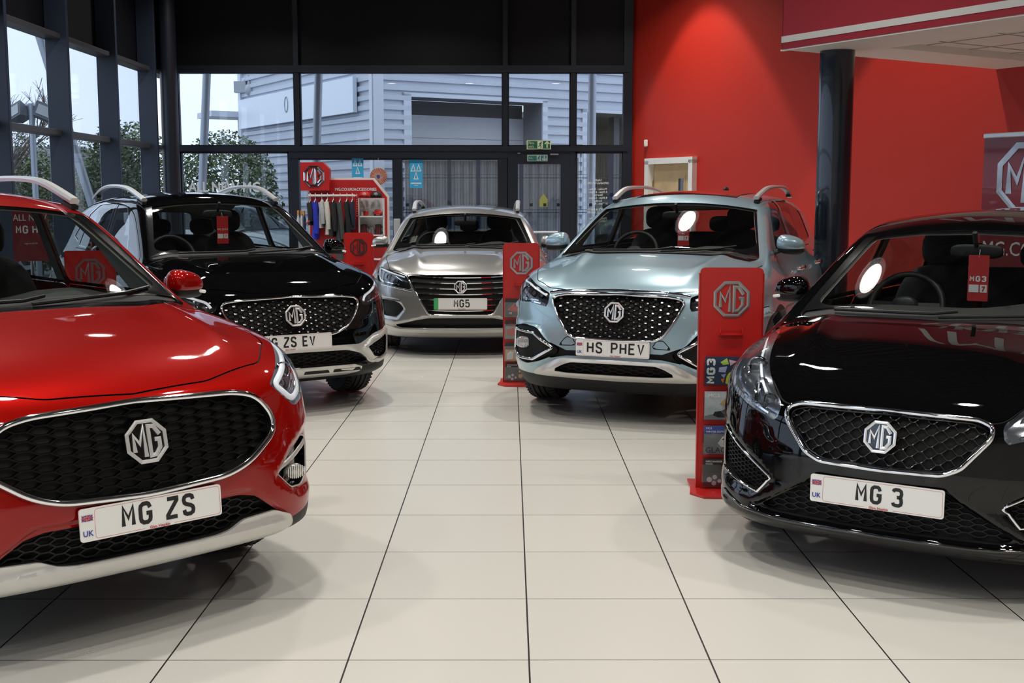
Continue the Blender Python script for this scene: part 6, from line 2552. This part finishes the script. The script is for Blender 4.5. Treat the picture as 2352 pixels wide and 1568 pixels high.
# =====================================================================
#  clothing and accessories display
# =====================================================================
AY = 16.70
ad = empty('accessories_display', (-2.27, AY, 0))
tag(ad, 'red accessories display wall with white edge and clothes rail', 'display')
out = [(-.575, .05), (.57, .05), (.57, 1.575), (.36, 1.835), (-.575, 1.835)]
inn = [(-.548, .05), (.540, .05), (.540, 1.562), (.347, 1.805), (-.548, 1.805)]
MB().prism(out, .0, .05).build('edge_board', mat('display_white', (.78, .78, .76), .4), ad)
MB().prism(inn, -.012, .0).build('back_board', mat('display_red', (.50, .012, .012), .45, var=.03), ad)
lg = MB().prism(rnd([(-.645, 1.655), (-.245, 1.655), (-.245, 1.955), (-.33, 2.045), (-.645, 2.045)], .004), -.16, .02).build('logo_box', mat('display_red'), ad)
m = MB()
badge_mesh(m, .285, lambda u, v, d: (-.455 + u, -.161 - d, 1.85 + v), .006)
m.build('emblem', mat('chrome'), lg)
m = MB()
text_mesh(m, 'MG.CO.UK/ACCESSORIES', .056, lambda u, v: (-.19 + u, -.014, 1.655 + v), 'LEFT', .0016, .93)
m.build('display_lettering', inkw, ad)
m = MB().tube([(-.53, -.20, 1.585), (.115, -.20, 1.585)], .016, 12)
m.tube([(-.51, -.01, 1.585), (-.51, -.20, 1.585)], .012).tube([(.11, -.01, 1.585), (.11, -.20, 1.585)], .012)
m.build('clothes_rail', mat('display_white'), ad, smooth=40)
m = MB()
for i in range(10):
    m.box((.118, -.014, 1.60 - i * .033), (.008, .004, .016))
m.build('slot_strip', mat('display_white'), ad)
sh = MB()
for z in (1.035, 1.295):
    sh.box((.335, -.10, z), (.345, .19, .016))
for x in (.165, .505):
    sh.box((x, -.10, 1.29), (.012, .19, .52))
sh.box((.335, -.016, 1.29), (.345, .004, .52))
sh.build('shelf_unit', mat('display_white'), ad)
sh = MB().box((.36, -.13, .70), (.34, .24, .016)).box((.36, -.13, .38), (.34, .24, .016))
sh.build('lower_shelf', mat('display_white'), ad)


def garment(x, wd, z0, z1, col, label, dep=.155, sleeve=True, accent=None):
    e = empty('garment', (-2.27 + x, AY - .20, 0))
    tag(e, label, 'clothing', 'garments on the clothes rail')
    rng = random.Random(int(x * 1000) + 7)
    fm_ = mat('cloth_' + '_'.join(str(int(c * 99)) for c in col), col, .85, var=.12, vscale=14)
    V, F = [], []
    n, L_ = 20, 12
    for j in range(L_ + 1):
        t = j / L_
        z = z1 + (z0 - z1) * t
        k = min(1, .25 + t * 5)
        for i in range(n):
            a = 2 * pi * i / n
            fold = 1 + .22 * sin(3 * a + x * 40 + t * 2) * t
            V.append((cos(a) * wd / 2 * (.55 + .45 * t) * k * fold + .012 * sin(t * 4 + x * 30), sin(a) * dep * k * (.85 + .25 * t), z - .02 * abs(sin(a)) * (1 - t)))
    for j in range(L_):
        for i in range(n):
            q = (i + 1) % n
            F.append((j * n + i, j * n + q, (j + 1) * n + q, (j + 1) * n + i))
    F += [tuple(range(n)), tuple(L_ * n + i for i in range(n))[::-1]]
    mesh_obj('cloth_body', V, F, fm_, e, 60)
    if sleeve:
        m_ = MB()
        ln = min(.55, (z1 - z0) * .85)
        m_.tube([(0, -dep * .8, z1 - .05), (wd * .25, -dep * 1.02, z1 - ln * .5), (wd * .38, -dep * .95, z1 - ln)], [.035, .038, .028], 10)
        m_.build('sleeve', fm_, e, smooth=60)
    if accent:
        MB().tube([(-wd * .5, -dep * 1.0, z0 + .02), (wd * .45, -dep * 1.05, z0 + .08)], .012).build('trim_stripe', accent, e)
    h_ = MB().tube([(0, 0, z1 - .01), (0, 0, z1 + .04), (.0, .012, 1.612), (0, -.01, 1.618), (0, -.022, 1.60)], .004, 6)
    h_.tube([(0, -dep * .8, z1 - .05), (0, 0, z1 - .005), (0, dep * .8, z1 - .05)], .006, 6)
    h_.build('hanger', mat('hanger_white', (.7, .68, .66), .4), e)


garment(-.505, .085, 1.18, 1.53, (.012, .012, .014), 'black top with red trim at the left end of the clothes rail', accent=mat('print_red', INKS['red'], .35))
garment(-.435, .095, .98, 1.54, (.015, .03, .42), 'bright blue jacket on the clothes rail')
garment(-.345, .095, 1.14, 1.54, (.42, .43, .45), 'light grey top next to the blue jacket')
garment(-.265, .085, 1.05, 1.545, (.60, .58, .50), 'cream top in the middle of the clothes rail')
garment(-.185, .120, 1.02, 1.54, (.014, .014, .016), 'black top right of the cream top')
garment(-.090, .130, .70, 1.54, (.055, .056, .056), 'long dark grey coat reaching lowest on the rail')
garment(.005, .120, .85, 1.545, (.008, .009, .010), 'black padded jacket right of the long grey coat')
garment(.080, .085, 1.12, 1.54, (.010, .012, .035), 'navy top at the right end of the clothes rail')

# caps, mugs and small goods on the shelves
for i, (x, cm, lab) in enumerate(((.245, mat('cap_red', (.5, .015, .015), .7), 'red baseball cap on the shelf unit'), (.405, mat('cap_black', (.012, .012, .012), .7), 'black baseball cap on the shelf unit'))):
    e = empty('baseball_cap', (-2.27 + x, AY - .11, 1.556))
    tag(e, lab, 'cap', 'caps on the accessories display')
    V, F = blob((0, 0, .015), (.082, .075, .075), (24, 14), .9)
    k_ = [(a, b2, max(c, 0)) for a, b2, c in V]
    mesh_obj('crown', k_, F, cm, e, 60)
    m = MB()
    V = []
    for j in range(2):
        for k in range(13):
            a = pi + pi * k / 12
            r0 = .080 if j == 0 else .135
            V.append((cos(a) * .080, sin(a) * r0, .012 + .03 * sin(pi * k / 12) * (1 - .2 * j)))
    V2 = [(a, b2, c - .004) for a, b2, c in V]
    m.add(V + V2, [(k, k + 1, 14 + k, 13 + k) for k in range(12)] + [(26 + k, 39 + k, 40 + k, 27 + k) for k in range(12)])
    m.build('peak', cm, e, smooth=60)
    m = MB()
    badge_mesh(m, .045, lambda u, v, d: (u, -.074 - d, .05 + v), .002, simple=True)
    m.build('cap_emblem', inkw, e)
for i, (x, lab) in enumerate(((.225, 'dark red mug on the left of the lower shelf'), (.425, 'dark red mug on the right of the lower shelf'))):
    e = MB().lathe([(.001, 0), (.040, 0), (.044, .13), (.040, .13), (.037, .012), (.001, .012)], n=24).build('mug', mat('mug_dark_red', (.10, .008, .010), .25, coat=.5), smooth=40)
    e.location = (-2.27 + x, AY - .11, 1.0435)
    tag(e, lab, 'mug', 'mugs on the accessories shelf')
    MB().tube([(.042, 0, .105), (.068, 0, .10), (.072, 0, .06), (.062, 0, .03), (.041, 0, .03)], .006, 8).build('mug_handle', mat('cap_black'), e, smooth=50)
    MB().lathe([(.046, .122), (.048, .14), (.001, .145)], n=24).build('mug_lid', mat('cap_black'), e, smooth=40)
for x, s in ((.30, .028), (.35, .032)):
    e = MB().lathe([(.001, 0), (s, 0), (s, .07), (s * .6, .09), (s * .6, .10), (.001, .10)], n=20).build('jar', mat('jar_grey', (.32, .30, .30), .15, metal=.3), smooth=40)
    e.location = (-2.27 + x, AY - .09, 1.0435)
    tag(e, 'small grey jar between the two mugs' + (', nearer the left mug' if x < .32 else ', nearer the right mug'), 'jar')
e = empty('toy_car', (-2.27 + .425, AY - .11, 1.304))
tag(e, 'red toy car on the middle shelf of the display', 'toy')
V, F = blob((0, 0, .035), (.075, .04, .030), (24, 12), .6)
mesh_obj('body', V, F, mat('toy_red', (.55, .02, .015), .25, coat=1), e, 60)
V, F = blob((-.005, 0, .062), (.045, .034, .030), (20, 12), .7)
mesh_obj('cabin', V, F, mat('toy_red'), e, 60)
for a, b2 in ((-.042, -.034), (.042, -.034), (-.042, .034), (.042, .034)):
    MB().lathe([(.001, -.006), (.016, -.006), (.016, .006), (.001, .006)], (a, b2, .016), 16, 'y').build('wheel', mat('cap_black'), e, smooth=40)
e = empty('gift_set', (-2.27 + .24, AY - .11, 1.3035))
tag(e, 'clear packed gift set beside the red toy car', 'package')
MB().box((0, 0, .055), (.13, .08, .105), bev=.006).build('clear_box', acrylic, e)
MB().box((.01, 0, .035), (.07, .05, .065), bev=.008).build('content', mat('print_red', INKS['red'], .35), e)
MB().box((-.035, 0, .03), (.03, .05, .055), bev=.006).build('content', mat('print_white', INKS['white'], .35), e)

# bottles on a little shelf at the left edge of the display
bs = empty('bottle_shelf', (-2.925, AY - .02, 0))
tag(bs, 'narrow pale shelf stand at the left edge of the display', 'shelf')
MB().box((0, -.06, 1.085), (.14, .14, .012)).box((0, .0, .55), (.12, .02, 1.08)).box((0, -.05, .01), (.16, .2, .02)).build('shelf_board', mat('display_white'), bs)
for i, (x, dy, col) in enumerate(((-.042, -.08, 'pale'), (.0, -.05, 'white'), (.042, -.08, 'navy'))):
    e = MB().lathe([(.001, 0), (.020, 0), (.022, .17), (.012, .21), (.012, .225)], n=18).build('bottle', ink(col), smooth=40)
    e.location = (-2.925 + x, AY - .02 + dy, 1.0915)
    tag(e, ['pale bottle with orange cap, left of three', 'white bottle with orange cap, middle of three', 'navy bottle with orange cap, right of three'][i] + ' on the narrow shelf', 'bottle', 'bottles on the narrow shelf')
    MB().lathe([(.014, .220), (.015, .285), (.001, .29)], n=14).build('bottle_cap', mat('cap_orange', (.62, .26, .04), .4), e, smooth=40)

# signs -----------------------------------------------------------------
green = mat('sign_green', (.010, .12, .055), .45)
lum = mat('sign_luminous', (.62, .70, .48), .5)


def exit_sign(x, z, w_, h_, y, txt, arrow, label, gm_, lm_, lines):
    e = empty('exit_sign', (x, y, z))
    tag(e, label, 'sign')
    MB().box((0, 0, 0), (w_, .012, h_)).build('sign_plate', lm_, e)
    MB().box((0, -.008, 0), (w_ - .03, .005, h_ - .025)).build('sign_field', gm_, e)
    m = MB()
    for i, l in enumerate(lines):
        text_mesh(m, l, h_ * (.40 if len(lines) > 1 else .36), lambda u, v: (-w_ / 2 + .025 + u, -.0125, (.010 - i * h_ * .38 if len(lines) > 1 else -h_ * .12) + v), 'LEFT', .0004)
    a = w_ * .34
    k = h_ * .34
    d = arrow
    m.add([(a - .010, -.0125, -k * d), (a + .010, -.0125, -k * d), (a + .010, -.0125, k * d * .9), (a - .010, -.0125, k * d * .9)], [(0, 1, 2, 3)])
    V, F = stroke([(a - .035, k * d * .25), (a, k * d), (a + .035, k * d * .25)], .018)
    m.add([(p[0], -.0127, p[1]) for p in V], F)
    m.box((.02, -.012, 0), (h_ * .62, .003, h_ * .84))
    m.build('sign_lettering', lm_, e)
    r = MB()
    q = h_ * .8
    for line in ([(-.10, .18), (.06, .22), (.16, .06)], [(.06, .22), (-.02, -.06), (.12, -.18), (.06, -.42)], [(-.02, -.06), (-.14, -.2), (-.30, -.22)], [(-.10, .18), (-.18, .04)]):
        V, F = stroke([(.02 + a_ * q, b_ * q) for a_, b_ in line], .011)
        r.add([(p[0], -.0145, p[1]) for p in V], F)
    r.lathe([(.001, -.0145), (.010, -.0145)], (.02 + .12 * q, 0, .34 * q), 12, 'y')
    r.build('running_figure', gm_, e)


exit_sign(.425, 2.325, .355, .130, YB - .145, 'Fire exit', 1, 'green fire exit sign with running figure and up arrow', green, lum, ['Fire', 'exit'])
exit_sign(.405, 2.135, .30, .095, YB - .125, 'Exit', -1, 'smaller teal exit sign with down arrow on the door head', mat('sign_teal', (.03, .16, .15), .45), mat('sign_pale_teal', (.35, .48, .44), .5), ['Exit'])


def mot(x, z, w_, h_, label):
    e = empty('test_station_sign', (x, YB - .05, z))
    tag(e, label, 'sign', 'blue three triangle signs')
    MB().prism(rnd([(-w_ / 2, -h_ / 2), (w_ / 2, -h_ / 2), (w_ / 2, h_ / 2), (-w_ / 2, h_ / 2)], .008), 0, .004).build('sign_plate', mat('sign_sky_blue', (.05, .42, .72), .4), e)
    m = MB()
    s = w_ * .19
    for cx_, cz_, up in ((-s * 1.1, h_ * .20, 1), (s * 1.1, h_ * .20, 1), (0, -h_ * .08, 1)):
        V, F = stroke([(cx_ - s * .8, cz_ - s * 1.1), (cx_, cz_ + s * 1.5), (cx_ + s * .8, cz_ - s * 1.1)], .017, True)
        m.add([(p[0], -.001, p[1]) for p in V], F)
    m.box((0, -.0005, -h_ * .33), (w_ * .80, .001, .018)).box((0, -.0005, -h_ * .40), (w_ * .3, .001, .006))
    m.build('triangles', inkw, e)


mot(-1.385, 1.905, .192, .415, 'blue sign with three white triangles on the sliding door glass')
mot(-2.245, 1.98, .17, .40, 'blue three triangle sign above the clothing display')
o = MB()
N_ = 26
V, F = [(0, -.01, 0)], []
for k in range(2 * N_):
    a = pi * k / N_
    V.append((.125 * cos(a), -.026 if k % 2 else .012, .125 * sin(a)))
for k in range(2 * N_):
    F.append((0, 1 + k, 1 + (k + 1) % (2 * N_)))
o.add(V, F)
o = o.build('paper_rosette', mat('rosette_orange', (.72, .24, .12), .7, var=.1))
o.location = (-1.93, 17.47, 1.865)
tag(o, 'orange pleated paper rosette with blue centre by the entrance glass', 'decoration')
m = MB()
for k in range(N_):
    a = 2 * pi * k / N_
    m.bar((.03 * cos(a), -.020, .03 * sin(a)), (.122 * cos(a), -.030, .122 * sin(a)), .0045, .001, up=(0, 1, 0))
m.build('pleat_edges', mat('paper_cream', (.75, .66, .58), .7), o)
MB().lathe([(.001, -.032), (.022, -.032)], n=16, axis='y').build('rosette_centre', mat('print_blue', INKS['blue'], .35), o)
MB().tube([(0, 0, .12), (0, 0, .27)], .002, 5).build('string', inkw, o)

lt = MB()
text_mesh(lt, 'ALL NEW MG', .205, lambda u, v: (-4.76 + u, YB - .006, 1.645 + v), 'LEFT', .004, .86)
tag(lt.build('window_lettering', mat('vinyl_white', (.72, .76, .80), .6)), 'row of white capital letters on the left back pane', 'lettering')
hr = MB()
for i, t_ in enumerate(['SALES', 'OPENING HOURS', '', 'Monday - Friday', '8.30am - 6.00pm', 'Saturday', '8.30am - 5.00pm', 'Sunday', '10.00am - 4.00pm', '', 'SERVICE & PARTS', 'OPENING HOURS', '', 'Monday - Friday', '8.00am - 6.00pm']):
    if t_:
        text_mesh(hr, t_, .040, lambda u, v: (1.31 - u, YB - .006, 1.80 - i * .043 + v), 'CENTER', .0006)
tag(hr.build('opening_hours_lettering', mat('vinyl_white')), 'small white opening hours lettering on the pane beside the fire door', 'lettering')
sq0 = None
for i, x in enumerate([-3.36, -3.16, -2.0, -1.52, -1.32, .118, .318, .52, .72, .98, 1.20, 1.40]):
    if sq0 is None:
        sq0 = MB().box((0, 0, 0), (.044, .003, .044)).build('safety_square', mat('vinyl_black', (.01, .01, .012), .5))
        o = sq0
    else:
        o = sq0.copy()
        COL.objects.link(o)
    o.location = (x, YB - .010, 1.452)
    tag(o, 'small black safety marking square on the back glazing at eye level', 'marking', 'black safety squares on the glass')
yel = MB().prism([(-.07, -.10), (.07, -.10), (.07, .03), (0, .13), (-.07, .03)], 0, .003).build('warning_notice', mat('notice_yellow', (.70, .60, .06), .5))
yel.location = (.585, 20.55, 1.50)
tag(yel, 'yellow warning notice on the mesh fence seen through the fire door', 'sign')
